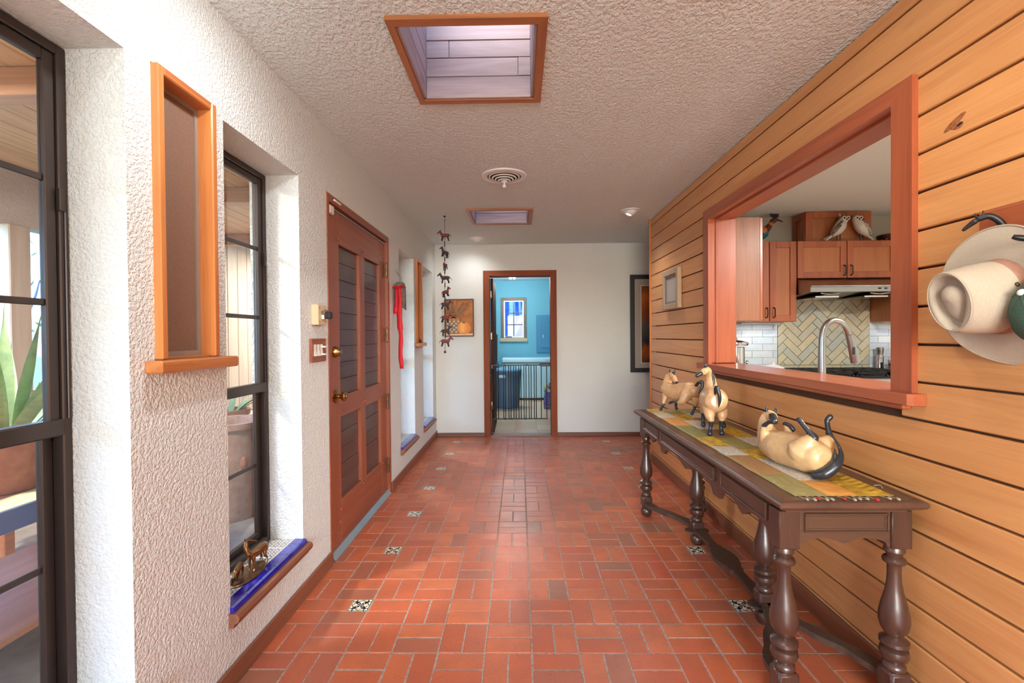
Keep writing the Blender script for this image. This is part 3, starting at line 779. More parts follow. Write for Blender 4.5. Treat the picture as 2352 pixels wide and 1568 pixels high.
# ------------------------------------------------------------------ laundry
def laundry():
    bl = plaster('plaster_blue', srgb(104, 170, 194), 1.4, .15)
    x0, x1, y0, y1, h = -1.9, 1.6, YB+.12, 9.8, 2.44
    # window hole x -.40..-... on the end wall
    wx0, wx1, wz0, wz1 = -.325, .10, 1.245, 2.03
    mb = MB().box(x0, wx0, y1, y1+.15, 0, h).box(wx1, x1, y1, y1+.15, 0, h).box(wx0, wx1, y1, y1+.15, 0, wz0).box(wx0, wx1, y1, y1+.15, wz1, h)
    o = mb.build('wall_laundry_end', bl); tag(o, 'pale blue laundry wall with a small paned window', 'wall', None, 'structure')
    o = MB().box(x0-.1, x0, y0, y1+.15, 0, h).build('wall_laundry_left', bl); tag(o, 'pale blue left wall inside the laundry', 'wall', None, 'structure')
    o = MB().box(x1, x1+.1, y0, y1+.15, 0, h).build('wall_laundry_right', bl); tag(o, 'pale blue right wall inside the laundry', 'wall', None, 'structure')
    o = MB().box(x0-.1, x1+.1, y0, y1+.15, h, h+.1).build('ceiling', plaster('plaster_laundry_ceiling', srgb(196, 222, 232), 1.4, .12)); tag(o, 'pale blue ceiling of the laundry room', 'ceiling', None, 'structure')
    f = MB().box(x0, x1, YB+.05, y1, -.08, -.004).build('floor', plain('tile_grout', srgb(190, 176, 160), .9)); tag(f, 'square peach and cream floor tiles in the laundry', 'floor', None, 'structure')
    m, nt, b = new_mat('laundry_tile'); n = noise(nt, coords(nt, (1, 1, 1), 'Object', 23), 6, 4)
    oi = nt.nodes.new('ShaderNodeObjectInfo'); c = ramp(nt, oi.outputs['Random'], [(0, srgb(238, 206, 168)), (.5, srgb(240, 216, 182)), (1, srgb(226, 172, 128))])
    nt.links.new(mixc(nt, S(n)*.6, c, srgb(232, 190, 150)), b.inputs[0]); setin(b, rough=.3)
    s = .30; me = MB().cbox(-s/2+.003, s/2-.003, -s/2+.003, s/2-.003, -.01, 0, .0015).mesh('floor_tile'); me.materials.append(m)
    for i in range(-5, 4):
        for j in range(13):
            x, y = -.066+s*(i+.5), 6.045+s*(j+.5)
            if x0 < x-.1 and x+.1 < x1 and y < y1:
                q = bpy.data.objects.new('floor_tile', me); COL.objects.link(q); q.parent = f; q.location = (x, y, 0)
    # small casement window with six panes
    w = struct('window_9', 'small six pane window with brown frame in the laundry', 'window', (-.11, y1, 1.2))
    B = plain('taupe_frame', srgb(98, 86, 76), .5); wh = M['white']
    e = .055
    for a, b2, c2, d2 in ((wx0-e, wx0, wz0-e, wz1+e), (wx1, wx1+e, wz0-e, wz1+e)): MB().cbox(a, b2, y1-.022, y1, c2, d2, .004).build('casing_board', B, w)
    MB().cbox(wx0, wx1, y1-.022, y1, wz1, wz1+e, .004).build('casing_board', B, w)
    MB().cbox(wx0-.08, wx1+.08, y1-.05, y1, wz0-.09, wz0-.01, .012).build('sill_board', plain('taupe_sill', srgb(176, 164, 140), .5), w)
    mb = MB()
    for a, b2 in ((wx0, wx0+.03), (wx1-.03, wx1)): mb.cbox(a, b2, y1+.01, y1+.04, wz0, wz1, .003)
    for a, b2 in ((wz0, wz0+.03), (wz1-.03, wz1)): mb.cbox(wx0+.03, wx1-.03, y1+.01, y1+.04, a, b2, .003)
    sf = mb.build('sash', wh, w)
    xm = (wx0+wx1)/2
    MB().box(xm-.011, xm+.011, y1+.014, y1+.034, wz0+.03, wz1-.03).build('glazing_bar', M['bronze_al'], sf)
    for k in (1, 2):
        z = wz0+.03+(wz1-wz0-.06)*k/3; MB().box(wx0+.03, wx1-.03, y1+.014, y1+.034, z-.010, z+.010).build('glazing_bar', M['bronze_al'], sf)
    for i in range(2):
        for k in range(3):
            xa = wx0+.03+(wx1-wx0-.06)*i/2; xb = xa+(wx1-wx0-.06)/2; za = wz0+.03+(wz1-wz0-.06)*k/3; zb = za+(wz1-wz0-.06)/3
            MB().box(xa, xb, y1+.022, y1+.026, za, zb).build('pane', M['glass_blue'], sf)
    MB().tube([(wx0+.04, y1-.01, wz0+.012), (wx0+.12, y1-.03, wz0+.02), (wx0+.17, y1-.03, wz0+.015)], .010, 8).build('crank_handle', M['bronze_al'], w, True)
    area('laundry_window_portal', (xm, y1+.06, (wz0+wz1)/2), (math.radians(-90), 0, 0), wx1-wx0, wz1-wz0, 1, portal=True)
    # tree outside
    t = thing('bare_tree', 'bare forked tree outside the laundry window', 'tree', (-.12, 12.6, 0))
    bark = speckled('bark', srgb(240, 238, 232), srgb(206, 204, 200), 14, .9, .4)
    hd = MB().box(-5, 5, 14.2, 14.8, -.1, 5.2).build('backdrop_hedge', speckled('hedge_leaf', srgb(60, 84, 120), srgb(104, 130, 168), 5, .9, .8)); rebase(hd, (0, 14.5, -.1)); tag(hd, 'tall bluish hedge block added as backdrop beyond the laundry window', 'hedge')  # block added to cover the overbright horizon so the window reads blue
    gd = MB().box(-6, 6, 9.96, 18, -.5, -.1).build('garden_ground', speckled('lawn_back', srgb(120, 140, 96), srgb(150, 150, 120), 3, .9)); tag(gd, 'garden ground outside beyond the laundry window', 'ground', None, 'structure')
    MB().tube([(-.2, 12.6, 0), (-.22, 12.6, 1.2), (-.18, 12.6, 2.0), (-.25, 12.6, 3.2)], [.14, .11, .09, .06], 10, True, 3).build('trunk', bark, t, True)
    MB().tube([(-.2, 12.6, 1.25), (.05, 12.6, 1.75), (.22, 12.55, 2.5)], [.08, .06, .04], 8, True, 3).tube([(.05, 12.6, 1.75), (.02, 12.5, 2.2), (.10, 12.5, 2.8)], [.04, .03, .02], 8, True, 3).build('branch', bark, t, True)
    # electrical panel
    p = thing('electrical_panel', 'blue painted electrical panel on the laundry wall', 'panel', (.6, y1, 1.3))
    pb = plain('panel_blue', srgb(48, 124, 164), .45)
    MB().cbox(.362, .90, y1-.03, y1-.001, .925, 1.712, .006).build('cover', pb, p); MB().cbox(.455, .80, y1-.040, y1-.031, 1.02, 1.56, .006).build('door', pb, p)
    MB().box(.50, .512, y1-.044, y1-.041, 1.24, 1.30).build('latch', M['steel'], p)
    for xx, zz in ((.38, .945), (.38, 1.69)): MB().ball((xx, y1-.032, zz), .008, 8, 6).build('screw', M['steel'], p, True)
    # chest freezer
    z = thing('chest_freezer', 'white chest freezer below the electrical panel', 'freezer', (.55, 9.5, 0))
    fw = plain('freezer_cool_tint', srgb(176, 220, 240), .35)  # bluish cast of cool light put into the white freezer's colour
    MB().cbox(-.345, 1.42, 9.22, 9.76, .045, .735, .015).build('body', fw, z); MB().cbox(-.355, 1.43, 9.20, 9.77, .75, .84, .02).build('lid', fw, z)
    MB().cbox(-.34, 1.41, 9.235, 9.75, .737, .749, .003).build('gasket', plain('gasket_grey', srgb(120, 130, 138), .7), z); MB().box(-.30, 1.38, 9.26, 9.74, .0, .044).build('plinth', M['black_pl'], z)
    MB().cbox(.52, .70, 9.185, 9.199, .765, .80, .006).build('handle', M['steel'], z)
    # rubbish bin
    c = (-.222, 8.36, 0); t = thing('rubbish_bin', 'tall blue grey rubbish bin with lid behind the pet gate', 'bin', c)
    bp = plain('bin_plastic', srgb(78, 102, 124), .5)
    MB().lathe([(.0001, .0), (.205, .0), (.215, .01), (.243, .60), (.243, .625)], c, 'Z', 36).build('body', bp, t, True)
    MB().lathe([(.243, .60), (.258, .605), (.258, .655), (.246, .66), (.246, .602)], c, 'Z', 36, False).build('rim', plain('bin_rim', srgb(78, 104, 126), .5), t, True)
    MB().lathe([(.262, .658), (.266, .668), (.262, .682), (.20, .70), (.10, .716), (.0001, .72)], c, 'Z', 36).build('lid', plain('bin_lid', srgb(118, 170, 196), .45), t, True)
    for s in (-1, 1):
        MB().tube([(c[0]+s*.245-.0, 8.30, .60), (c[0]+s*.285, 8.30, .575), (c[0]+s*.285, 8.42, .575), (c[0]+s*.245, 8.42, .60)], .012, 8).build('handle', plain('bin_handle', srgb(190, 206, 216), .5), t, True)
    MB().cbox(c[0]-.14, c[0]-.015, 8.093, 8.125, .55, .60, .008).build('label_plate', plain('bin_grip', srgb(206, 216, 222), .5), t)
    # upright vacuum parked behind the open door
    v = thing('upright_vacuum', 'dark blue upright vacuum cleaner behind the rubbish bin', 'vacuum', (-.46, 8.85, 0))
    vb = plain('vacuum_blue', srgb(52, 96, 126), .4)
    MB().cbox(-.62, -.38, 8.66, 8.98, 0.012, .13, .03).build('floor_head', vb, v); MB().lathe([(.09, .12), (.115, .20), (.115, .60), (.085, .72), (.07, .80)], (-.475, 8.88, 0), 'Z', 20).build('canister', vb, v, True)
    MB().tube([(-.44, 8.88, .70), (-.43, 8.88, 1.30)], .016, 10).build('pole', M['black_pl'], v, True)
    MB().tube([(-.43, 8.88, 1.28), (-.46, 8.88, 1.335), (-.52, 8.88, 1.335)], .022, 10).build('grip', M['black_pl'], v, True)
    MB().cbox(-.53, -.455, 8.87, 8.89, .82, 1.30, .01).build('hose_panel', plain('vacuum_grey', srgb(150, 170, 180), .5), v)
    # colourful toy bag against the right wall
    g = thing('toy_bag', 'small bright patterned bag of toys on the laundry floor', 'bag', (.50, 8.15, 0))
    cols = [(150, 60, 140), (60, 110, 190), (220, 200, 190), (70, 130, 90), (200, 180, 90)]
    MB().lathe([(.0001, 0), (.075, .0), (.085, .08), (.075, .22), (.06, .30)], (.50, 8.15, 0), 'Z', 16).build('bag', speckled('bag_print', srgb(120, 60, 120), srgb(90, 130, 190), 22, .7), g, True)
    for k in range(9):
        a = k*2.4; q = (.50+.05*math.cos(a), 8.13+.04*math.sin(a), .29+.018*k)
        MB().ball(q, (.034, .03, .03), 8, 6).build('toy', plain('toy_%d' % k, srgb(*cols[k % 5]), .5), g, True)
    # twin bulb ceiling light
    l = thing('twin_bulb_light', 'bare twin bulb ceiling light in the laundry', 'ceiling light', (-.12, 8.6, h))
    MB().lathe([(.0001, 0), (.07, 0), (.07, -.012), (.03, -.03), (.0001, -.03)], (-.12, 8.6, h), 'Z', 20).build('canopy', M['white'], l, True)
    for s in (-1, 1):
        MB().ball((-.12+s*.035, 8.6, 2.36), (.028, .028, .036), 12, 8).build('bulb', emissive('bulb_cool', (.80, .93, 1), 12), l, True)
    q = bpy.data.lights.new('bulb_light', 'POINT'); q.energy = 34; q.color = (1.0, .98, .94); q.shadow_soft_size = .08
    o = bpy.data.objects.new('bulb_light', q); COL.objects.link(o); o.parent = l; o.location = (0, 0, -.17)
laundry()
def pet_gate():
    y = 5.985; t = thing('pet_gate', 'black metal barred pet gate across the laundry doorway', 'gate', (0, y, .2))
    K = M['black']
    xs = [-.345, -.274, -.207, -.183, -.141, -.114, -.076, -.048, -.01, .018, .055, .083, .12, .148, .188, .214, .279, .349]
    me = MB().tube([(0, 0, .208), (0, 0, .902)], .0052, 8).mesh('bar'); me.materials.append(K)
    me.polygons.foreach_set('use_smooth', [True]*len(me.polygons))
    for x in xs:
        b = bpy.data.objects.new('bar', me); COL.objects.link(b); b.parent = t; b.location = Vector((x, y, 0))-t.location
    MB().cbox(-.372, .37, y-.008, y+.008, .895, .911, .003).build('top_rail', K, t); MB().cbox(-.352, .356, y-.007, y+.007, .203, .218, .003).build('bottom_rail', K, t)
    MB().cbox(.26, .395, y-.018, y+.012, .885, .922, .008).build('latch', K, t); MB().cbox(-.373, -.335, y-.012, y+.012, .855, .915, .005).build('hinge_bracket', K, t)
    MB().cbox(-.373, -.34, y-.01, y+.01, .335, .375, .004).build('hinge_bracket', K, t); MB().cbox(.345, .397, y-.01, y+.01, .355, .385, .004).build('catch', K, t)
    for x in (-.10, .07, -.19): MB().cbox(x-.011, x+.011, y-.011, y+.011, .200, .222, .003).build('coupling', K, t)
    for x in (-.19, .10): MB().cbox(x-.012, x+.012, y-.012, y+.012, .892, .915, .003).build('coupling', K, t)
pet_gate()
# ------------------------------------------------------------------ kitchen beyond the pass-through
KY, KX0, KX1, KH = 4.52, XR+WT, 4.5, 2.395
def clip_poly(poly, x0, x1, z0, z1):
    for ax, lim, keep in ((0, x0, 1), (0, x1, -1), (1, z0, 1), (1, z1, -1)):
        out = []
        for i in range(len(poly)):
            a, b = poly[i], poly[(i+1) % len(poly)]
            ia, ib = (a[ax]-lim)*keep >= 0, (b[ax]-lim)*keep >= 0
            if ia: out.append(a)
            if ia != ib:
                t = (lim-a[ax])/(b[ax]-a[ax]); out.append((a[0]+t*(b[0]-a[0]), a[1]+t*(b[1]-a[1])))
        poly = out
        if len(poly) < 3: return []
    return poly
def kitchen_shell():
    cm = M['kceil']
    w = MB().box(KX0, KX1+.1, KY, KY+.1, 0, HC).box(1.35, 3.6, KY+.1, 4.722, 0, HC).build('wall_kitchen', plaster('plaster_kitchen_wall', srgb(206, 196, 176), 1.3, .15))
    tag(w, 'cream kitchen wall with tiled splashback behind the stove', 'wall', None, 'structure')
    o = MB().box(KX1, KX1+.1, -.9, KY, 0, HC).build('wall_kitchen_right', cm); tag(o, 'cream far side wall of the kitchen', 'wall', None, 'structure')
    o = MB().box(KX0, KX1+.1, -1.0, -.9, 0, HC).build('wall_kitchen_near', cm); tag(o, 'cream near end wall of the kitchen', 'wall', None, 'structure')
    o = MB().box(KX0, KX1, -.9, KY, -.08, -.004).build('floor', plain('kitchen_floor', srgb(176, 140, 110), .5)); tag(o, 'tan floor of the kitchen', 'floor', None, 'structure')
    # tiles
    def tilemat(name, stops):
        m, nt, b = new_mat(name); oi = nt.nodes.new('ShaderNodeObjectInfo')
        c = ramp(nt, oi.outputs['Random'], stops); n = noise(nt, coords(nt, (1, 1, 1), 'Object', 17), 14, 3)
        hs = nt.nodes.new('ShaderNodeHueSaturation'); nt.links.new(c, hs.inputs['Color']); nt.links.new((S(n)*.3+.85).s, hs.inputs['Value']); nt.links.new(hs.outputs[0], b.inputs[0])
        setin(b, rough=.16, coat=.3); bump(nt, b, n, .12, .004); return m
    sub = tilemat('subway_glaze', [(0, srgb(206, 214, 216)), (.5, srgb(192, 202, 210)), (1, srgb(216, 220, 216))])
    her = tilemat('herringbone_glaze', [(0, srgb(186, 182, 158)), (.3, srgb(198, 186, 148)), (.6, srgb(176, 178, 162)), (.85, srgb(202, 190, 150)), (1, srgb(168, 176, 170))])
    MB().box(1.72, 2.484, KY-.004, KY-.0005, .90, 1.42).box(3.356, 4.2, KY-.004, KY-.0005, .90, 1.42).build('light_grout', plain('light_grout', srgb(196, 196, 190), .9), w)
    MB().box(2.484, 3.356, KY-.004, KY-.0005, .90, 1.64).build('dark_grout', plain('dark_grout', srgb(56, 52, 46), .9), w)
    th, tl, g = .0665, .2005, .0032
    def subway(x0, x1, phase):
        for r in range(9):
            z0 = .915+r*th; x = x0-tl*((phase+.5*r) % 1)
            while x < x1:
                p = clip_poly([(x+g/2, z0+g/2), (x+tl-g/2, z0+g/2), (x+tl-g/2, z0+th-g/2), (x+g/2, z0+th-g/2)], x0, x1, .905, 1.40)
                if len(p) > 2 and max(q[0] for q in p)-min(q[0] for q in p) > .012:
                    a, b = min(q[0] for q in p), max(q[0] for q in p); c, d = min(q[1] for q in p), max(q[1] for q in p)
                    cx, cz = (a+b)/2, (c+d)/2
                    MB().cbox(a-cx, b-cx, -.005, 0, c-cz, d-cz, .0018).build('subway_tile', sub, w, False, (cx, KY-.0045+random.uniform(-.0006, .0006), cz))
                x += tl
    subway(1.86, 2.482, .1); subway(3.358, 3.92, .6)
    x = 2.486
    while x < 3.35:
        c = x+.1; MB().cbox(-.099, min(.099, 3.354-c), -.005, 0, -.021, .021, .0018).build('border_tile', her, w, False, (c, KY-.0045, .952)); x += .2005
    s2 = math.sqrt(.5); Wd, Ln = .0667, .2001; gg = .0044
    cx0, cz0 = 2.72, 1.10
    def rot(p): return (cx0+(p[0]-p[1])*s2, cz0+(p[0]+p[1])*s2)
    for i in range(-16, 17):
        for j in range(-6, 7):
            ox, oy = i*Wd+j*Ln, i*Wd-j*Ln
            for r in ((ox, oy, ox+Ln, oy+Wd), (ox+Ln, oy+Wd-Ln, ox+Ln+Wd, oy+Wd)):
                x0, y0, x1, y1 = r[0]+gg/2, r[1]+gg/2, r[2]-gg/2, r[3]-gg/2
                p = clip_poly([rot(q) for q in ((x0, y0), (x1, y0), (x1, y1), (x0, y1))], 2.487, 3.353, .977, 1.62)
                if len(p) < 3: continue
                A = abs(sum(p[k][0]*p[(k+1) % len(p)][1]-p[(k+1) % len(p)][0]*p[k][1] for k in range(len(p))))/2
                if A < .00025: continue
                mx, mz = sum(q[0] for q in p)/len(p), sum(q[1] for q in p)/len(p)
                MB().prism([(q[0]-mx, q[1]-mz) for q in p], 'Y', -.005, 0).build('herringbone_tile', her, w, False, (mx, KY-.0045+random.uniform(-.0005, .0005), mz))
kitchen_shell()

def shaker_door(t, x0, x1, z0, z1, yf, handle=None, m=None, hz=None):
    """frame and panel door facing -y"""
    e = .055; C, P = M['cab'], M['cab_panel']
    d = MB().cbox(x0, x0+e, yf-.02, yf, z0, z1, .002).cbox(x1-e, x1, yf-.02, yf, z0, z1, .002).cbox(x0+e, x1-e, yf-.02, yf, z0, z0+e, .002).cbox(x0+e, x1-e, yf-.02, yf, z1-e, z1, .002).build('door', C, t)
    MB().box(x0+e-.001, x1-e+.001, yf-.010, yf-.004, z0+e-.001, z1-e+.001).build('panel', P, d)
    if handle is not None:
        za = (z0+.03) if hz is None else hz
        MB().tube([(handle, yf-.02, za), (handle, yf-.045, za+.008), (handle, yf-.050, za+.045), (handle, yf-.045, za+.082), (handle, yf-.02, za+.09)], .005, 8, True, 3).build('handle', M['black'], d, True)
def kitchen_units():
    C, P = M['cab'], M['cab_panel']
    yf = 4.20
    t = thing('wall_cabinet', 'cherry wall cabinet left of the stove hood', 'cabinet', (2.35, 4.36, 1.38), 'kitchen wall cabinets')
    MB().cbox(2.06, 2.472, yf+.001, KY-.006, 1.385, 2.10, .002).build('carcass', C, t)
    shaker_door(t, 2.235, 2.47, 1.387, 2.098, yf, 2.265, hz=1.42)
    shaker_door(t, 2.05, 2.228, 1.387, 2.098, yf, 2.200, hz=1.42)
    t = thing('wall_cabinet', 'wide cherry wall cabinet directly above the stove hood', 'cabinet', (2.92, 4.36, 1.77), 'kitchen wall cabinets')
    MB().cbox(2.476, 3.36, yf+.001, KY-.006, 1.768, 2.10, .002).build('carcass', C, t)
    shaker_door(t, 2.48, 2.912, 1.770, 2.098, yf, 2.885, hz=1.79); shaker_door(t, 2.918, 3.352, 1.770, 2.098, yf, 2.945, hz=1.79)
    t = thing('wall_cabinet', 'cherry wall cabinet right of the stove hood', 'cabinet', (3.6, 4.36, 1.38), 'kitchen wall cabinets')
    MB().cbox(3.364, 4.0, yf+.001, KY-.006, 1.385, 2.10, .002).build('carcass', P, t)
    shaker_door(t, 3.368, 3.68, 1.387, 2.098, yf, 3.65, hz=1.42); shaker_door(t, 3.686, 3.996, 1.387, 2.098, yf, 3.715, hz=1.42)
    t = thing('wall_cabinet', 'cherry wall cabinet on the pass-through wall with its plain end showing', 'cabinet', (1.62, 3.8, 1.38), 'kitchen wall cabinets')
    MB().cbox(KX0+.002, 1.722, 3.35, 4.19, 1.372, 2.11, .002).build('carcass', wood('cherry_end_panel', srgb(160, 100, 60), srgb(130, 74, 42), 'Z', .45, .1, 1.0, 1.4, 0, 11, .05), t)
    for a, b in ((3.352, 3.765), (3.77, 4.185)):
        d = MB().cbox(1.723, 1.742, a, b, 1.376, 2.106, .002).build('door', C, t)
        MB().cbox(1.739, 1.745, a+.06, b-.06, 1.436, 2.046, .002).build('panel', P, d)
    # boxed duct cover
    t = thing('duct_cover', 'cherry boxed hood duct cover standing on the cabinets', 'cabinet', (2.9, 4.42, 2.1))
    y0 = 4.33
    MB().box(2.640, 3.222, y0, KY-.006, 2.101, 2.390).build('box', P, t)
    MB().cbox(2.632, 2.70, y0-.016, y0-.0005, 2.101, 2.391, .002).cbox(3.16, 3.228, y0-.016, y0-.0005, 2.101, 2.391, .002).cbox(2.70, 3.16, y0-.016, y0-.0005, 2.335, 2.391, .002).cbox(2.70, 3.16, y0-.016, y0-.0005, 2.101, 2.145, .002).build('face_frame', C, t)
    MB().cbox(2.628, 2.6395, y0, y0+.04, 2.101, 2.391, .002).cbox(2.628, 2.6395, KY-.05, KY-.007, 2.101, 2.391, .002).cbox(2.628, 2.6395, y0+.04, KY-.05, 2.335, 2.391, .002).build('side_frame', C, t)
    # stove hood
    t = thing('range_hood', 'stainless steel slanted range hood above the stove', 'hood', (2.92, 4.3, 1.6))
    prof = [(KY-.006, 1.766), (4.20, 1.766), (3.995, 1.683), (3.995, 1.630), (4.03, 1.632), (KY-.006, 1.592)]
    MB().prism(prof, 'X', 2.478, 3.36).build('shell', M['steel'], t)
    MB().cbox(2.478, 3.36, 3.985, 3.994, 1.672, 1.684, .003).build('front_trim', M['chrome'], t)
    for x in (3.06, 3.11): MB().cbox(x-.010, x+.010, 3.988, 3.9945, 1.650, 1.662, .002).build('switch', M['black_pl'], t)
    for x in (2.66, 3.08):
        MB().prism([(x-.10, 4.06), (x+.10, 4.06), (x+.10, 4.40), (x-.10, 4.40)], 'Z', 1.588, 1.600).build('filter', M['chrome'], t)
        MB().tube([(x-.08, 4.02, 1.622), (x, 4.01, 1.612), (x+.08, 4.02, 1.622)], .006, 6, True, 3).build('filter_handle', M['chrome'], t, True)
    # base counter and stove
    t = thing('kitchen_counter', 'pale counter to the left of the gas stove', 'counter', (2.2, 4.2, 0))
    ws = speckled('worktop_stone', srgb(206, 200, 190), srgb(176, 170, 160), 60, .25, .02)
    MB().cbox(KX0+.66, 2.484, 3.90, KY-.006, 0, .868, .003).build('base_unit', C, t); MB().cbox(KX0+.66, 2.484, 3.87, KY-.006, .87, .905, .006).build('worktop', ws, t)
    t = thing('kitchen_counter', 'pale counter to the right of the gas stove', 'counter', (3.9, 4.2, 0))
    MB().cbox(3.366, 4.48, 3.90, KY-.006, 0, .868, .003).build('base_unit', C, t); MB().cbox(3.366, 4.48, 3.87, KY-.006, .87, .905, .006).build('worktop', ws, t)
    t = thing('gas_stove', 'stainless gas stove with black cast iron grates below the hood', 'stove', (2.92, 4.15, 0))
    MB().cbox(2.49, 3.36, 3.86, KY-.008, .0, .905, .006).build('body', M['steel'], t)
    MB().cbox(2.49, 3.36, 3.84, 3.8595, .80, .908, .008).build('control_panel', M['steel'], t)
    for k in range(5): MB().lathe([(.022, 0), (.02, .025), (.0001, .027)], (2.58+.17*k, 3.839, .855), '-Y', 14).build('knob', M['black_pl'], t, True)
    MB().cbox(2.51, 3.34, 3.88, 4.49, .906, .916, .003).build('cooktop', M['black_pl'], t)
    for k in range(3):
        xa = 2.52+.277*k; mb = MB()
        mb.cbox(xa, xa+.262, 3.90, 3.916, .935, .953, .004).cbox(xa, xa+.262, 4.455, 4.471, .935, .953, .004).cbox(xa, xa+.016, 3.90, 4.47, .935, .953, .004).cbox(xa+.246, xa+.262, 3.90, 4.47, .935, .953, .004)
        for q in (.08, .166): mb.cbox(xa+q, xa+q+.014, 3.916, 4.455, .938, .955, .003)
        for yy in (4.03, 4.19, 4.33): mb.cbox(xa, xa+.262, yy, yy+.013, .938, .955, .003)
        for px, py in ((xa+.002, 3.902), (xa+.248, 3.902), (xa+.002, 4.457), (xa+.248, 4.457)): mb.box(px, px+.012, py, py+.012, .9165, .936)
        mb.build('grate', M['black'], t)
        for yy in (4.04, 4.33): MB().lathe([(.045, .9165), (.045, .926), (.03, .934), (.0001, .934)], (xa+.131, yy, 0), 'Z', 16).build('burner', M['black'], t, True)
    # sink counter along the pass-through wall
    t = thing('sink_counter', 'pale counter with steel sink under the pass-through', 'counter', (1.8, 2.4, 0))
    MB().cbox(KX0+.03, 2.10, .6, 4.51, 0, .868, .003).build('base_unit', C, t)
    st = speckled('sink_worktop_stone', srgb(206, 200, 190), srgb(176, 170, 160), 60, .25, .02)
    MB().cbox(KX0+.001, 2.13, .6, 2.02, .87, .905, .006).cbox(KX0+.001, 2.13, 2.80, 4.51, .87, .905, .006).cbox(KX0+.001, 1.66, 2.02, 2.80, .87, .905, .003).cbox(2.06, 2.13, 2.02, 2.80, .87, .905, .003).build('worktop', st, t)
    MB().box(1.66, 2.06, 2.02, 2.80, .70, .71).box(1.66, 1.668, 2.02, 2.80, .71, .872).box(2.052, 2.06, 2.02, 2.80, .71, .872).box(1.668, 2.052, 2.02, 2.028, .71, .872).box(1.668, 2.052, 2.792, 2.80, .71, .872).build('basin', M['steel'], t)
    # tap
    f = thing('kitchen_tap', 'brushed steel gooseneck kitchen tap with pull-down spray head', 'tap', (1.591, 2.47, .905))
    MB().lathe([(.032, .905), (.032, .915), (.024, .93), (.022, .96)], (1.591, 2.47, 0), 'Z', 20).build('base', M['steel'], f, True)
    MB().tube([(1.591, 2.47, .95), (1.591, 2.47, 1.10), (1.592, 2.47, 1.235), (1.604, 2.47, 1.305), (1.640, 2.47, 1.342), (1.682, 2.47, 1.340), (1.714, 2.47, 1.312), (1.732, 2.47, 1.270)], [.0195, .0185, .0165, .0155, .015, .015, .015, .015], 16, True, 4, (0, 1, 0)).build('neck', M['steel'], f, True)
    h = MB().tube([(1.732, 2.47, 1.268), (1.745, 2.47, 1.22), (1.768, 2.47, 1.123)], [.0165, .019, .024], 16, True, 1, (0, 1, 0)).build('spray_head', M['steel'], f, True)
    MB().cbox(1.735, 1.750, 2.446, 2.453, 1.165, 1.205, .004).build('spray_button', M['black_pl'], h)
    MB().tube([(1.591, 2.445, 1.0), (1.591, 2.41, 1.01), (1.591, 2.36, 1.04)], [.010, .008, .006], 10).build('lever', M['steel'], f, True)
    # clutter
    c = (1.672, 3.62, .905); t = thing('canister', 'polished steel canister behind the left jamb of the pass-through', 'canister', c)
    MB().lathe([(.0001, 0), (.062, 0), (.064, .01), (.064, .27), (.060, .275)], c, 'Z', 28).build('body', M['chrome'], t, True)
    MB().lathe([(.085, .285), (.09, .295), (.088, .31), (.05, .322), (.0001, .326)], c, 'Z', 28).build('lid', M['chrome'], t, True)
    MB().ball((c[0], c[1], c[2]+.335), .013, 10, 8).build('knob', M['chrome'], t, True)
    for k in range(4): MB().ball((c[0]+.072, c[1]-.03, c[2]+.05+.035*k), (.012, .012, .016), 8, 6).build('side_bead', M['chrome'], t, True)
    c = (2.30, 4.25, .905); t = thing('covered_dish', 'white ceramic covered dish beside the stove', 'dish', c)
    MB().lathe([(.0001, 0), (.06, 0), (.085, .05), (.09, .062)], c, 'Z', 24).build('bowl', M['white_gloss'], t, True)
    MB().lathe([(.092, .064), (.09, .072), (.05, .09), (.02, .096), (.012, .106), (.018, .116), (.0001, .12)], c, 'Z', 24).build('lid', M['white_gloss'], t, True)
    c = (2.12, 4.28, .905); t = thing('small_bowl', 'small white bowl left of the covered dish', 'bowl', c)
    MB().lathe([(.0001, 0), (.03, 0), (.05, .07), (.052, .082), (.047, .082), (.04, .02), (.0001, .012)], c, 'Z', 20).build('bowl', M['white_gloss'], t, True)
    c = (3.402, 4.44, .905); t = thing('pepper_mill', 'clear and steel pepper mill right of the stove', 'mill', c)
    MB().lathe([(.0001, 0), (.033, 0), (.034, .03), (.030, .04), (.030, .15), (.027, .16)], c, 'Z', 20).build('body', M['chrome'], t, True)
    MB().lathe([(.027, .165), (.026, .19), (.029, .20), (.029, .235), (.0001, .24)], c, 'Z', 20).build('head', M['steel'], t, True)
    t = thing('spoon_rest', 'black upright spoon rest leaning by the pepper mill', 'rest', (3.36, 4.33, .905))
    MB().prism([(3.368, .906), (3.40, .906), (3.375, 1.00), (3.366, 1.005)], 'Y', 4.37, 4.385).build('rest', M['black_pl'], t)
    t = thing('knife_block', 'slanted reddish wooden knife block with dark handles', 'knife block', (3.6, 4.3, .905))
    MB().prism([(3.50, .906), (3.68, .906), (3.68, 1.20), (3.61, 1.17), (3.46, .955)], 'Y', 4.30, 4.42).build('block', wood('knife_block_wood', srgb(176, 96, 60), srgb(140, 70, 42), 'Z', .4), t)
    for k in range(6):
        u = k/5; x, z = 3.467+.14*u, .970+.195*u
        MB().cbox(x-.030, x+.004, 4.315, 4.335, z+.003, z+.024, .004).cbox(x-.030, x+.004, 4.37, 4.39, z+.003, z+.024, .004).build('knife_handle', M['black_pl'], t)
    t = thing('salt_cellar', 'small round orange salt cellar in front of the knife block', 'cellar', (3.52, 4.16, .905))
    MB().lathe([(.0001, 0), (.02, 0), (.026, .02), (.02, .045), (.0001, .05)], (3.43, 4.20, .905), 'Z', 14).build('pot', plain('orange_glaze', srgb(206, 140, 80), .3), t, True)
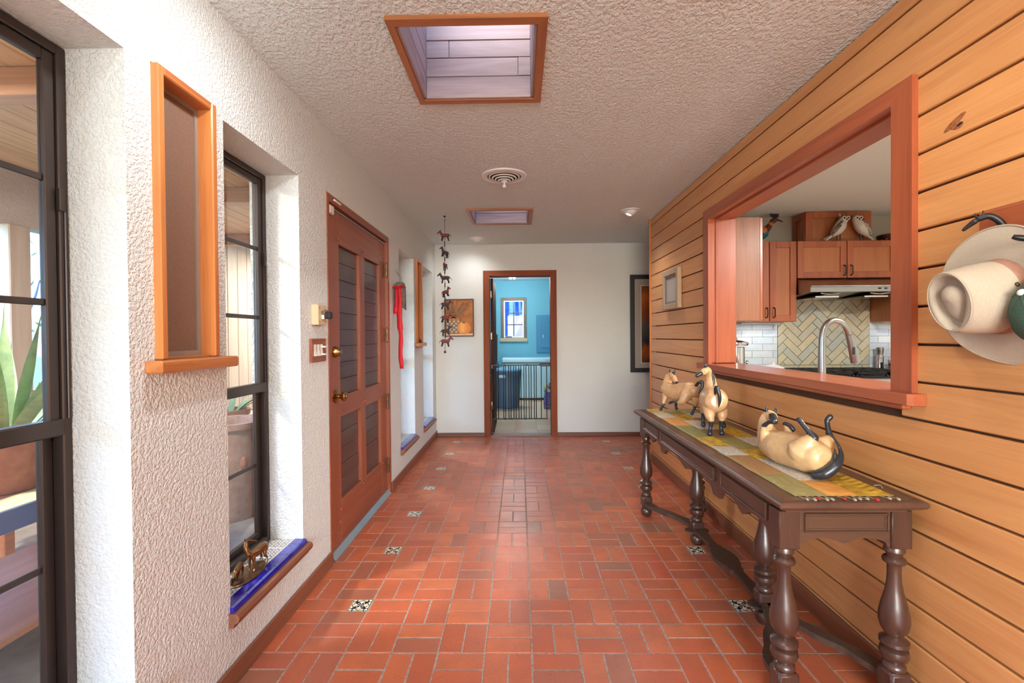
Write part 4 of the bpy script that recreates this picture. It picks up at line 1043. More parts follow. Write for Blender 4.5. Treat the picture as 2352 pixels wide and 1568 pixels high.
    # lamps of the kitchen
    l = thing('kitchen_ceiling_light', 'round flush ceiling light of the kitchen out of the opening view', 'ceiling light', (2.7, 1.5, KH))
    MB().lathe([(.18, 0), (.18, -.03), (.13, -.06), (.0001, -.07)], (2.7, 1.5, KH), 'Z', 28).build('diffuser', emissive('kitchen_diffuser', (1, .9, .74), 3.0), l, True)
    q = bpy.data.lights.new('ceiling_lamp', 'AREA'); q.shape = 'DISK'; q.size = .34; q.energy = 74; q.color = (1, .97, .93)
    o = bpy.data.objects.new('ceiling_lamp', q); COL.objects.link(o); o.parent = l; o.location = (0, 0, -.085)
    for x0, x1 in ((2.07, 2.46), (3.38, 3.98)):
        l = thing('under_cabinet_light', 'cool white light strip under the cabinet %s the stove' % ('left of' if x0 < 3 else 'right of'), 'light strip', ((x0+x1)/2, 4.40, 1.384), 'under cabinet lights')
        MB().cbox(x0, x1, 4.36, 4.40, 1.368, 1.384, .003).build('housing', M['white'], l)
        q = bpy.data.lights.new('strip_lamp', 'AREA'); q.shape = 'RECTANGLE'; q.size = x1-x0; q.size_y = .03; q.energy = .5; q.color = (.82, .90, 1)
        o = bpy.data.objects.new('strip_lamp', q); COL.objects.link(o); o.parent = l; o.location = (0, -.02, -.020)
kitchen_units()

# ------------------------------------------------------------------ sunroom outside the left windows
def sunroom():
    xo, y0, y1, zc = -3.45, -1.2, 8.2, 2.44
    pale = wood('sunroom_board', srgb(214, 190, 168), srgb(190, 160, 136), 'Z', .6, .05, 1, 1, 0, 43, .05, .1)
    cw = wood('sunroom_ceiling_board', srgb(226, 176, 130), srgb(200, 140, 92), 'Y', .5, .1, 1, 1, 0, 43, .05, .16)
    f = MB().box(xo, XLO, y0, y1, -.1, -.012).build('floor', speckled('patio_concrete', srgb(186, 176, 166), srgb(160, 150, 142), 8, .8)); tag(f, 'pale concrete floor of the sunroom outside the windows', 'floor', None, 'structure')
    c = MB().box(xo-.1, XLO, y0, y1, zc+.02, zc+.1).build('ceiling', pale); tag(c, 'orange wood board ceiling of the sunroom', 'ceiling', None, 'structure')
    n = 15; w = (XLO-xo)/n
    for i in range(n):
        MB().cbox(-w/2+.002, w/2-.002, -(y1-y0)/2, (y1-y0)/2, 0, .018, .004).build('ceiling_board', cw, c, False, (xo+w*(i+.5), (y0+y1)/2, zc))
    bm = wood('sunroom_beam', srgb(206, 150, 108), srgb(176, 118, 80), 'X', .5, .1)
    for k, y in enumerate((.4, 2.0, 3.6, 5.2, 6.8)):
        b = MB().cbox(xo, XLO-.001, y-.05, y+.05, zc-.12, zc-.001, .006).build('ceiling_beam', bm); rebase(b, (-2.4, y, zc)); tag(b, 'wooden cross beam under the sunroom ceiling, number %s from the near end' % ('first', 'second', 'third', 'fourth', 'fifth')[k], 'beam', 'sunroom beams', None)
        b['label'] = ('first', 'second', 'third', 'fourth', 'fifth')[k]+' wooden cross beam under the sunroom ceiling counted from the near end'
    # end wall of vertical boards, with a plain door
    e = MB().box(xo, XLO, y1, y1+.1, -.1, zc+.02).build('wall_sunroom_end', pale); tag(e, 'pale vertical board end wall of the sunroom', 'wall', None, 'structure')
    for i in range(12):
        ww = (XLO-xo)/12; MB().cbox(-ww/2+.003, ww/2-.003, -.016, 0, -.012, zc, .004).build('wall_board', pale, e, False, (xo+ww*(i+.5), y1-.001, 0))
    e2 = MB().box(xo, XLO, y0-.1, y0, -.1, zc+.02).build('wall_sunroom_near', pale); tag(e2, 'pale near end wall of the sunroom', 'wall', None, 'structure')
    # outer side: low wall, posts, glazing
    yg = 4.25
    o = MB().box(xo-.1, xo, y0, yg, -.1, .92).box(xo-.1, xo, y0, yg, 2.06, zc+.02).box(xo-.1, xo, yg, y1, -.1, zc+.02).build('wall_sunroom_outer', plaster('stucco_outer', srgb(214, 196, 182), .8, .4)); tag(o, 'outer wall of the sunroom with a band of glazing and pale boards', 'wall', None, 'structure')
    nb = 20
    for i in range(nb):
        ww = (y1-yg)/nb; MB().cbox(0, .016, -ww/2+.003, ww/2-.003, -.012, zc, .004).build('wall_board', pale, o, False, (xo+.001, yg+ww*(i+.5), 0))
    ys = [y0+.05+k*(yg-y0-.1)/5 for k in range(6)]
    for k, y in enumerate(ys): MB().cbox(xo-.06, xo+.05, y-.07, y+.07, .92, 2.06, .006).build('post', pale, o)
    g = struct('window_10', 'long bluish glazing of the sunroom between wooden posts', 'window', (xo, 1.5, .92))
    for a, b in zip(ys[:-1], ys[1:]): MB().box(xo-.03, xo-.022, a+.07, b-.07, .92, 2.06).build('pane', M['glass_sun'], g)
    for yl in (1.2, 6.3):  # lamps added out of view to brighten the sunroom behind the windows
        l = thing('sunroom_fill_light', 'added unseen fill light under the sunroom ceiling at its %s end' % ('near' if yl < 3 else 'far'), 'ceiling light', (-2.5, yl, zc), 'added sunroom lights')
        MB().lathe([(.14, 0), (.14, -.025), (.10, -.05), (.0001, -.06)], (-2.5, yl, zc), 'Z', 24).build('diffuser', emissive('sunroom_fill_diffuser', (1, .95, .88), 2.0), l, True)
        q = bpy.data.lights.new('ceiling_lamp', 'AREA'); q.shape = 'DISK'; q.size = .26; q.energy = 60; q.color = (1, .96, .90)
        z = bpy.data.objects.new('ceiling_lamp', q); COL.objects.link(z); z.parent = l; z.location = (0, 0, -.075)
    # hedge and trees behind the glazing
    for k, y in enumerate((1.0, 2.8, 4.6, 6.5)):
        t = thing('garden_tree', ('first', 'second', 'third', 'fourth')[k]+' slim garden tree beyond the sunroom glazing from the near end', 'tree', (-8.2, y+.6, -.1), 'garden trees')
        rr = random.Random(k); lf = speckled('tree_leaf_%d' % k, srgb(70, 104, 70), srgb(110, 140, 110), 9, .8, .5)
        bk = speckled('tree_bark_%d' % k, srgb(120, 116, 120), srgb(84, 80, 86), 12, .9, .5)
        MB().tube([(-8.2, y+.6, -.1), (-8.15, y+.6, 1.2), (-8.3, y+.7, 2.6), (-8.1, y+.6, 4)], [.12, .1, .08, .04], 8, True, 3).build('trunk', bk, t, True)
        for q in range(7):
            a = rr.uniform(0, 6.28); z = 1.2+q*.4
            MB().tube([(-8.2, y+.6, z), (-8.2+.5*math.cos(a), y+.6+.5*math.sin(a), z+.5), (-8.2+.7*math.cos(a), y+.6+.7*math.sin(a), z+1.1)], [.04, .025, .01], 6, True, 2).build('branch', bk, t, True)
        mb = MB()
        for q in range(220):
            a, b, z = rr.uniform(0, 6.28), rr.uniform(0, .7), rr.uniform(1.4, 4.2)
            p = Vector((-8.2+b*math.cos(a), y+.6+b*math.sin(a), z)); d = Vector((rr.uniform(-1, 1), rr.uniform(-1, 1), rr.uniform(-1, 1))).normalized()*.09; u = d.cross(Vector((rr.uniform(-1, 1), rr.uniform(-1, 1), 1))).normalized()*.04
            mb.add([p-d, p+u, p+d, p-u], [(0, 1, 2, 3)])
        l = mb.build('foliage', lf, t); l['kind'] = 'stuff'
    h = MB().box(-40, xo-.1, -30, 40, -.5, -.102).build('garden_ground', speckled('lawn', srgb(120, 140, 96), srgb(150, 150, 120), 3, .9)); tag(h, 'garden lawn outside the sunroom', 'ground', None, 'structure')
    # plants and furniture
    leafm = speckled('plant_leaf', srgb(118, 146, 104), srgb(154, 176, 124), 20, .5, .1)
    pot = speckled('terracotta', srgb(176, 110, 78), srgb(146, 84, 58), 18, .7, .2)
    def blade(base, d, ln, wd, droop, rr):
        d = Vector(d).normalized(); s = d.cross(Vector((0, 0, 1))); s = (s if s.length > .1 else Vector((1, 0, 0))).normalized(); L = []; R = []; n = 7
        for i in range(n+1):
            u = i/n; p = Vector(base)+d*ln*u+Vector((0, 0, -droop*u*u)); ww = wd*math.sin(math.pi*min(.12+.88*u, 1))*(1 if u < .5 else 1)*(1.0-u**3)
            L.append(p-s*ww); R.append(p+s*ww)
        mid = [(a+b)/2+Vector((0, 0, -.006)) for a, b in zip(L, R)]
        mb = MB(); vs = L+mid+R; k = n+1
        return mb.add(vs, [(i, i+1, k+i+1, k+i) for i in range(n)]+[(k+i, k+i+1, 2*k+i+1, 2*k+i) for i in range(n)])
    def plant(name, label, c, potr, poth, leaves, ln, wd, droop, spread, z0=-.012, seed=1):
        rr = random.Random(seed); t = thing(name, label, 'plant', (c[0], c[1], z0))
        MB().lathe([(.0001, z0), (potr*.72, z0), (potr, z0+poth*.9), (potr*1.1, z0+poth*.92), (potr*1.1, z0+poth), (potr*.95, z0+poth), (potr*.9, z0+poth*.86), (.0001, z0+poth*.86)], (c[0], c[1], 0), 'Z', 24).build('pot', pot, t, True)
        for i in range(leaves):
            a = i*2.4+rr.uniform(-.3, .3); e = rr.uniform(*spread)
            d = (math.cos(a)*math.cos(e), math.sin(a)*math.cos(e), math.sin(e))
            blade((c[0]+.03*math.cos(a), c[1]+.03*math.sin(a), z0+poth*.86), d, ln*rr.uniform(.7, 1.1), wd, droop*rr.uniform(.5, 1.3), rr).build('leaf', leafm, t, True)
    b = thing('potting_bench', 'wooden bench with a blue and yellow runner outside the nearest window', 'bench', (-2.2, 1.75, 0))
    bw = wood('bench_wood', srgb(186, 120, 80), srgb(156, 92, 58), 'Y', .5)
    MB().cbox(-2.62, -1.86, 1.10, 2.55, .62, .66, .006).build('top', bw, b)
    for x in (-2.56, -1.92):
        for y in (1.16, 2.49): MB().cbox(x-.035, x+.035, y-.035, y+.035, -.012, .62, .005).build('leg', bw, b)
    MB().cbox(-2.60, -1.88, 1.12, 2.53, .16, .19, .005).build('shelf', bw, b)
    MB().cbox(-1.862, -1.852, 1.10, 2.55, .58, .662, .002).build('blue_edge', plain('blue_cloth', srgb(84, 92, 128), .7), b)
    MB().cbox(-2.0, -1.86, 1.12, 2.53, .6605, .664, .001).build('yellow_band', plain('yellow_cloth', srgb(200, 180, 130), .8), b)
    plant('agave', 'spiky agave plant on the bench outside the nearest window', (-2.12, 1.88), .14, .22, 26, .62, .030, .05, (.55, 1.35), .664, 3)
    plant('bromeliad', 'leafy pale bromeliad behind the agave on the bench', (-2.42, 2.32), .13, .2, 24, .46, .032, .22, (.3, 1.2), .664, 5)
    plant('spider_plant', 'drooping green house plant on the floor below the bench', (-1.80, .66), .12, .24, 16, .34, .020, .25, (.5, 1.3), -.012, 8)
    plant('potted_palm', 'potted green plant beside the large clay urn', (-2.75, 4.35), .16, .62, 18, .5, .03, .25, (.4, 1.3), -.012, 11)
    t = thing('clay_urn', 'large clay urn with carved relief outside the second window', 'urn', (-2.12, 3.35, 0))
    MB().lathe([(.0001, -.012), (.19, -.012), (.21, .05), (.225, .35), (.22, .62), (.245, .64), (.245, .68), (.20, .68), (.19, .55), (.0001, .55)], (-2.12, 3.35, 0), 'Z', 32).build('pot', speckled('clay_grey', srgb(190, 150, 126), srgb(160, 118, 96), 14, .8, .5), t, True)
    for k in range(10):
        a = k*.63; MB().ball((-2.12+.226*math.cos(a), 3.35+.226*math.sin(a), .40), (.025, .025, .05), 8, 6).build('carved_leaf', pot, t, True)
    t = thing('garden_chair', 'white curved metal chair beyond the clay urn', 'chair', (-2.9, 5.4, 0))
    cm = plain('chair_white', srgb(224, 216, 208), .5)
    for s in (-.22, .22):
        MB().tube([(-2.9+s, 5.62, -.003), (-2.9+s, 5.60, .42), (-2.9+s, 5.68, .95)], .016, 8, True, 3).build('back_leg', cm, t, True)
        MB().tube([(-2.9+s, 5.2, -.003), (-2.9+s, 5.2, .42)], .016, 8).build('front_leg', cm, t, True)
        MB().tube([(-2.9+s, 5.64, .68), (-2.9+s*1.1, 5.4, .69), (-2.9+s, 5.2, .62), (-2.9+s, 5.2, .42)], .015, 8, True, 3).build('arm', cm, t, True)
    MB().cbox(-3.14, -2.66, 5.17, 5.64, .40, .43, .01).build('seat', cm, t)
    for z in (.6, .75, .9): MB().tube([(-3.12, 5.62+.06*(z-.42)/.5, z), (-2.68, 5.62+.06*(z-.42)/.5, z)], .014, 8).build('back_slat', cm, t, True)
    r = MB().cbox(-3.40, -2.4, 4.75, 6.1, -.0115, -.003, .003).build('rug', speckled('red_rug', srgb(186, 60, 56), srgb(150, 44, 44), 30, .9)); rebase(r, (-3.05, 5.4, -.012)); tag(r, 'red mat on the sunroom floor under the white chair', 'rug')
    t = thing('low_table', 'low wooden table with red blossoms near the first window', 'table', (-2.75, 2.9, 0))
    MB().cbox(-3.1, -2.35, 2.62, 3.2, .36, .40, .006).build('top', bw, t)
    for x in (-3.04, -2.41):
        for y in (2.68, 3.14): MB().cbox(x-.03, x+.03, y-.03, y+.03, -.012, .36, .004).build('leg', bw, t)
sunroom()
# ------------------------------------------------------------------ console table
TZ = .735
def console_table():
    m = wood('dark_walnut', srgb(94, 63, 49), srgb(66, 44, 35), 'Y', .34, .2, 1, 1, 0, 19, .04)
    mz = wood('dark_walnut_leg', srgb(82, 53, 41), srgb(52, 33, 27), 'Z', .28, .35, 1, 1, 0, 19, .04)
    mx = wood('dark_walnut_end', srgb(90, 61, 45), srgb(66, 44, 34), 'X', .34, .2, 1, 1, 0, 19, .04)
    ms = speckled('worn_walnut', srgb(64, 48, 40), srgb(84, 64, 52), 40, .45, .1)
    t = thing('console_table', 'long dark walnut console table with turned legs and curved stretchers', 'table', (1.07, 2.45, 0))
    X0, X1, Y0, Y1 = .832, 1.306, 1.497, 3.405
    prof = [(.040, .690), (.040, .697), (.030, .699), (.024, .704), (.014, .706), (.005, .711), (0, .718), (0, .726), (.004, .732), (.012, .735), (.018, .7345), (.020, .7325), (.023, .7325), (.025, .735)]
    rings = [[(X0+i, Y0+i, z), (X1-i, Y0+i, z), (X1-i, Y1-i, z), (X0+i, Y1-i, z)] for i, z in prof]
    MB().ring_loft(rings).build('tabletop', m, t)
    xa, xb, ya, yb = .889, 1.257, 1.578, 3.29         # leg axes at the corners
    xi, yi = 1.073, (2.06, 2.84)                      # inner legs on the centre line
    hb = .034
    # scalloped aprons
    def scallop(a, b, low, high, n=40, pend=True):
        pts = []
        for k in range(n+1):
            u = k/n; v = abs(math.sin(math.pi*u*2)); w = abs(u-.5)*2
            z = low+(high-low)*(v**.55)
            if abs(u-.5) < .09: z = low+.012+(high-low)*.35*(abs(u-.5)/.09)
            if w > .94: z = low
            pts.append((a+(b-a)*u, z))
        return pts
    zt = .690
    segs = [(ya+hb, yi[0]-.02), (yi[0]+.02, yi[1]-.02), (yi[1]+.02, yb-hb)]
    poly = [(ya+hb, zt)]
    for a, b in segs: poly += scallop(a, b, .560, .607)
    poly += [(yb-hb, zt)]
    for x, nm in ((.866, 'front_apron'), (1.262, 'back_apron')): MB().prism(poly, 'X', x, x+.018).build(nm, m, t)
    for y, nm in ((1.552, 'end_apron'), (3.298, 'end_apron')):
        MB().prism([(xa+hb, zt)]+scallop(xa+hb, xb-hb, .567, .597)+[(xb-hb, zt)], 'Y', y, y+.018).build(nm, mx, t)
    # drawers with moulded borders
    def border(nm, fixed, a, b, z0, z1, plane, mat, knob=False):
        def bx(mb, p0, p1, q0, q1, d0, d1):
            if plane == 'X': mb.cbox(fixed-d1, fixed-d0, p0, p1, q0, q1, .0018)
            else: mb.cbox(p0, p1, fixed-d1, fixed-d0, q0, q1, .0018)
        pan = MB(); bx(pan, a, b, z0, z1, 0, .004); d = pan.build(nm, mat, t)
        for e0, e1, d1 in ((0, .006, .010), (.006, .013, .006)):
            mb = MB()
            bx(mb, a+e0, b-e0, z0+e0, z0+e1, .004, d1); bx(mb, a+e0, b-e0, z1-e1, z1-e0, .004, d1); bx(mb, a+e0, a+e1, z0+e1, z1-e1, .004, d1); bx(mb, b-e1, b-e0, z0+e1, z1-e1, .004, d1)
            mb.build('moulding', mat, d)
    for a, b in ((1.635, 2.005), (2.075, 2.85), (2.92, 3.25)): border('drawer', .866, a, b, .622, .685, 'X', m)
    border('end_panel', 1.552, .940, 1.215, .618, .682, 'Y', mx)
    # legs: square top block, turned vase, rings, square block, bun foot
    turned = [(.028, .560), (.030, .553), (.031, .545), (.024, .534), (.022, .528), (.031, .522), (.035, .514), (.033, .506), (.024, .502), (.0205, .494), (.0200, .470), (.0215, .440), (.027, .405), (.037, .365), (.044, .330), (.045, .308), (.039, .282), (.027, .264), (.021, .256),
              (.030, .251), (.042, .243), (.043, .232), (.036, .224), (.029, .219), (.040, .213), (.0435, .198), (.038, .184), (.027, .176), (.023, .170), (.032, .162), (.034, .152), (.032, .146), (.028, .143)]
    def leg(x, y, top):
        mb = MB()
        if top: mb.cbox(x-hb, x+hb, y-hb, y+hb, .562, .690, .003)
        mb.lathe(turned if top else [(.026, .640), (.026, .575)]+turned, (x, y, 0), 'Z', 24)
        mb.cbox(x-.035, x+.035, y-.035, y+.035, .066, .144, .008)
        mb.lathe([(.020, .068), (.021, .062), (.033, .053), (.0385, .036), (.036, .018), (.026, .004), (.020, .0)], (x, y, 0), 'Z', 24)
        mb.build('leg', mz, t, True)
    for x in (xa, xb):
        for y in (ya, yb): leg(x, y, True)
    for y in yi: leg(xi, y, False)
    # stretchers, flat boards with shaped edges
    def ribbon(cl, widths, nm, z0=.086, z1=.108):
        P = [Vector((*c, 0)) for c in cl]; L, R = [], []
        for i, p in enumerate(P):
            d = (P[min(i+1, len(P)-1)]-P[max(i-1, 0)]).normalized(); s = Vector((-d.y, d.x, 0)); L.append(p+s*widths[i]); R.append(p-s*widths[i])
        MB().prism([(p.x, p.y) for p in L]+[(p.x, p.y) for p in reversed(R)], 'Z', z0, z1).build(nm, ms, t)
    n = 48; cl, wd = [], []
    for k in range(n+1):
        u = k/n; cl.append((xi, yi[0]+.036+(yi[1]-yi[0]-.072)*u))
        w = .022+.010*math.cos(2*math.pi*u*1.0)**2; c = abs(u-.5)
        if c < .16: w = .030+.030*math.cos(c/.16*math.pi/2)**.8
        if .16 <= c < .20: w = .034
        wd.append(w)
    ribbon(cl, wd, 'centre_stretcher')
    for sx, x in ((-1, xa), (1, xb)):
        for y0, y1 in ((yi[0]-.036, ya+.036), (yi[1]+.036, yb-.036)):
            cl, wd = [], []
            for k in range(33):
                u = k/32; s = u*u*(3-2*u)
                cl.append((xi+sx*.012+(x-xi-sx*.012)*s, y0+(y1-y0)*u)); wd.append(.020+.008*math.sin(u*math.pi*3)**2)
            ribbon(cl, wd, 'curved_stretcher')
    # scalloped collars where the boards meet the inner legs
    for y in yi:
        poly = []
        for k in range(40):
            a = 2*math.pi*k/40; r = .060+.012*math.cos(4*a); poly.append((xi+r*math.cos(a), y+r*1.15*math.sin(a)))
        MB().prism(poly, 'Z', .080, .086).build('collar', ms, t)
console_table()

def table_runner():
    t = thing('table_runner', 'patchwork table runner with ruched gold strips and bead fringe', 'runner', (1.07, 2.48, TZ))
    def contour(name, a, b, sc, w):
        m, nt, bb = new_mat(name); n = noise(nt, coords(nt), sc, 2, .5, 1.5)
        k = ((S(n)*9.0).frac()-.5).abs().lt(w); nt.links.new(mixc(nt, k, a, b), bb.inputs[0]); setin(bb, rough=.85); return m
    mats = {
        'o': speckled('olive_silk', srgb(150, 138, 82), srgb(172, 162, 106), 60, .6, .25),
        't': speckled('tan_silk', srgb(182, 140, 88), srgb(158, 120, 74), 50, .6, .25),
        'p': contour('scroll_print', srgb(222, 212, 192), srgb(60, 54, 50), 70, .13),
        'g': speckled('gold_ruched', srgb(218, 176, 60), srgb(150, 112, 30), 40, .5, .3),
        's': speckled('sage_silk', srgb(158, 152, 90), srgb(138, 132, 76), 40, .6, .2),
        'r': speckled('orange_satin', srgb(234, 166, 82), srgb(216, 146, 66), 12, .5, .05),
        'b': speckled('bronze_silk', srgb(150, 112, 76), srgb(124, 92, 62), 40, .5, .2)}
    xs = [.914, 1.022, 1.126, 1.236]
    cols = [
        [(1.555, 'o'), (1.793, 't'), (2.077, 'p'), (2.25, 'g'), (2.46, 's'), (2.76, 'r'), (3.03, 'p'), (3.22, 'g'), (3.385, None)],
        [(1.555, 'r'), (1.715, 'p'), (2.02, 'g'), (2.19, 's'), (2.44, 'b'), (2.65, 'p'), (2.93, 'g'), (3.16, 'o'), (3.385, None)],
        [(1.555, 'g'), (1.78, 'o'), (1.98, 't'), (2.25, 'p'), (2.45, 'g'), (2.80, 'b'), (3.02, 'p'), (3.20, 's'), (3.385, None)]]
    MB().cbox(xs[0]-.002, xs[-1]+.002, 1.556, 3.384, TZ+.0008, TZ+.0028, .0008).build('lining', mats['o'], t)
    for ci, col in enumerate(cols):
        for (ya, k), (yb, _) in zip(col[:-1], col[1:]):
            ruched = k == 'g'; nx, ny = 14, max(8, int((yb-ya)/.006)) if ruched else 14
            ny = min(ny, 44); rr = random.Random(int(ya*1000)+ci); ph = [rr.uniform(0, 6.3) for _ in range(6)]
            vs = []; fs = []
            for i in range(nx+1):
                for j in range(ny+1):
                    u, v = i/nx, j/ny; x = xs[ci]+(xs[ci+1]-xs[ci])*u; y = ya+(yb-ya)*v
                    e = min(1, 6*min(u, 1-u), 6*min(v, 1-v))
                    z = TZ+.0032+.0022*e
                    if ruched: z += e*.0036*(1+math.sin(y*210+2.2*math.sin(x*48+ph[0])+1.6*math.sin(x*90+ph[1])))*(.6+.4*math.sin(x*60+ph[2]))
                    else: z += e*.0011*(1+math.sin(x*90+y*40+ph[3])*math.sin(y*70+ph[4]))
                    if ci == 0 and i == 0: x += .004*math.sin(y*26); z = TZ+.001
                    if ci == 2 and i == nx: x += .006*math.sin(y*31+1); z = TZ+.001
                    if (ya < 1.56 and j == 0): z = TZ+.001; y -= .002*math.sin(x*120)
                    vs.append((x, y, z))
            for i in range(nx):
                for j in range(ny): a = i*(ny+1)+j; fs.append((a, a+ny+1, a+ny+2, a+1))
            MB().add(vs, fs).build('patch', mats[k], t, 'all')
    # bead fringe hanging over the near edge
    gl, rd = plain('clear_bead', srgb(150, 138, 116), .12, 0, coat=.5), plain('red_bead', srgb(170, 36, 32), .15, 0, coat=.5)
    cord = plain('bead_cord', srgb(176, 158, 122), .8)
    for i, x in enumerate((.922, .945, .962, .984, 1.003, 1.046, 1.071, 1.093, 1.117, 1.143, 1.190, 1.214)):
        L = .040+.006*math.sin(i*2.3); y0 = 1.556
        b = MB().ball((x+.006, y0-L, TZ+.005), (.0055, .0092, .0048), 10, 8).build('bead', rd if i in (2, 5, 9) else gl, t, 'all')
        MB().tube([(x, y0+.002, TZ+.003), (x+.002, y0-.014, TZ+.003), (x+.005, y0-L+.008, TZ+.004)], .0011, 5, True, 2).build('cord', cord, b)
    MB().tube([(1.250, 1.66, TZ+.0015), (1.262, 1.645, TZ+.008), (1.258, 1.63, TZ+.002)], .0012, 5, True, 3).build('loose_thread', cord, t)
table_runner()

# ------------------------------------------------------------------ horse sculptures
TAN, TAN2, DK, CRM = srgb(200, 156, 112), srgb(208, 168, 120), srgb(38, 40, 44), srgb(224, 196, 160)
HM = vcol('glazed_horse', .36, 0, .30, 45, .2, .2)
def ears_eyes(t, ears, eyes, r=.0055):
    em, bm = plain('horse_ear', DK, .35), plain('horse_eye', srgb(14, 12, 12), .1)
    for a, b in ears:
        a, b = Vector(a), Vector(b); m = a.lerp(b, .45); MB().tube([a, m, b], [r*.8, r, r*.15], 8, True, 2, (0, 1, 0), .6).build('ear', em, t, 'all')
    for e in eyes: MB().ball(e, .0028, 8, 6).build('eye', bm, t, 'all')
def horse_kicking():
    t = thing('horse_sculpture', 'tan horse sculpture kicking up a leg with head turned back, farthest on the table', 'sculpture', (1.07, 3.2, TZ), 'horse sculptures')
    ch = [
        (TAN, [(1.045, 3.305, .895, .046), (1.078, 3.24, .880, .058), (1.110, 3.17, .890, .062), (1.138, 3.10, .905, .056), (1.148, 3.07, .905, .044)]),
        (TAN, [(1.052, 3.32, .905, .040), (1.058, 3.335, .950, .030), (1.068, 3.31, .985, .024)]),
        (TAN, [(1.072, 3.29, .998, .020), (1.076, 3.25, .975, .0185), (1.079, 3.225, .955, .015)]),
        (DK, [(1.080, 3.208, .944, .0125), (1.081, 3.185, .930, .0105)]),
        (DK, [(1.064, 3.305, 1.004, .006), (1.061, 3.308, 1.020, .0035)]), (DK, [(1.088, 3.28, 1.004, .006), (1.092, 3.278, 1.017, .0035)]),
        (CRM, [(1.052, 3.335, .985, .012), (1.048, 3.345, .955, .010)]), (DK, [(1.074, 3.275, 1.010, .008), (1.078, 3.255, .997, .006)]),
        (TAN, [(1.036, 3.30, .870, .030), (1.024, 3.292, .825, .018), (1.014, 3.287, .798, .0115)]), (DK, [(1.012, 3.286, .790, .0105), (.998, 3.280, .764, .0085), (.988, 3.272, .752, .011)]),
        (TAN, [(1.085, 3.30, .860, .026), (1.105, 3.31, .81, .014)]), (DK, [(1.108, 3.312, .80, .010), (1.112, 3.325, .766, .0085), (1.115, 3.322, .753, .0115)]),
        (TAN, [(1.150, 3.09, .885, .040), (1.160, 3.075, .840, .022), (1.162, 3.088, .812, .013)]), (DK, [(1.160, 3.090, .803, .0115), (1.147, 3.092, .768, .0085), (1.138, 3.090, .754, .0115)]),
        (TAN, [(1.100, 3.09, .875, .042), (1.074, 3.08, .842, .024), (1.058, 3.095, .827, .014)]), (DK, [(1.054, 3.10, .826, .0115), (1.028, 3.12, .829, .0085), (1.012, 3.145, .818, .0105)]),
    ]
    organic('body', ch, .003, HM, t, 9)
    organic('tail', [(DK, [(1.146, 3.055, .935, .008), (1.160, 3.03, .965, .010), (1.180, 3.025, .970, .010), (1.180, 3.022, .940, .010), (1.166, 3.02, .912, .007), (1.156, 3.02, .896, .003)])], .0025, HM, t, 3)
    ears_eyes(t, [((1.062, 3.288, 1.012), (1.056, 3.290, 1.036)), ((1.084, 3.280, 1.010), (1.092, 3.280, 1.032))], [(1.060, 3.245, .982), (1.090, 3.242, .980)])
def horse_standing():
    t = thing('horse_sculpture', 'tan horse sculpture standing with its rump to the viewer and head turned left', 'sculpture', (1.07, 2.58, TZ), 'horse sculptures')
    ch = [
        (TAN, [(1.103, 2.71, .925, .052), (1.090, 2.66, .918, .064), (1.072, 2.60, .912, .069), (1.058, 2.545, .915, .073), (1.050, 2.512, .918, .066)]),
        (TAN, [(1.104, 2.70, .955, .042), (1.106, 2.705, 1.005, .030), (1.096, 2.70, 1.045, .024), (1.078, 2.685, 1.070, .0215)]),
        (TAN, [(1.070, 2.678, 1.072, .0205), (1.045, 2.66, 1.062, .0195)]), (DK, [(1.024, 2.645, 1.054, .0135), (1.002, 2.632, 1.046, .0115), (.998, 2.629, 1.044, .011)]),
        (DK, [(1.056, 2.668, 1.086, .005), (1.052, 2.668, 1.100, .003)]), (DK, [(1.066, 2.690, 1.088, .005), (1.064, 2.694, 1.103, .003)]),
        (DK, [(1.068, 2.672, 1.090, .006), (1.096, 2.681, 1.068, .008), (1.108, 2.679, 1.040, .008), (1.110, 2.676, 1.0, .007), (1.106, 2.664, .978, .004)]),
        (TAN, [(1.032, 2.54, .885, .044), (1.014, 2.498, .850, .028), (1.016, 2.482, .824, .0165)]), (DK, [(1.017, 2.482, .815, .0145), (1.013, 2.485, .78, .0100), (1.007, 2.478, .760, .0125), (1.005, 2.473, .752, .0155)]),
        (TAN, [(1.086, 2.545, .885, .044), (1.083, 2.502, .850, .028), (1.076, 2.492, .824, .0165)]), (DK, [(1.075, 2.492, .815, .0145), (1.073, 2.494, .78, .0100), (1.072, 2.488, .760, .0125), (1.072, 2.483, .752, .0155)]),
        (TAN, [(1.066, 2.70, .875, .030), (1.062, 2.705, .835, .018)]), (DK, [(1.061, 2.705, .825, .0125), (1.061, 2.705, .78, .0095), (1.060, 2.698, .755, .0145)]),
        (TAN, [(1.148, 2.69, .875, .030), (1.160, 2.685, .835, .018)]), (DK, [(1.162, 2.683, .825, .0125), (1.164, 2.68, .78, .0095), (1.165, 2.672, .755, .0145)]),
    ]
    organic('body', ch, .0032, HM, t, 11)
    organic('tail', [(DK, [(1.030, 2.462, .965, .007), (1.022, 2.440, .995, .009), (1.024, 2.425, 1.000, .010), (1.032, 2.418, .965, .010), (1.035, 2.42, .930, .008), (1.031, 2.425, .900, .003)])], .0025, HM, t, 3)
    ears_eyes(t, [((1.062, 2.664, 1.088), (1.053, 2.662, 1.112)), ((1.072, 2.680, 1.090), (1.066, 2.684, 1.114))], [(1.044, 2.643, 1.068)])
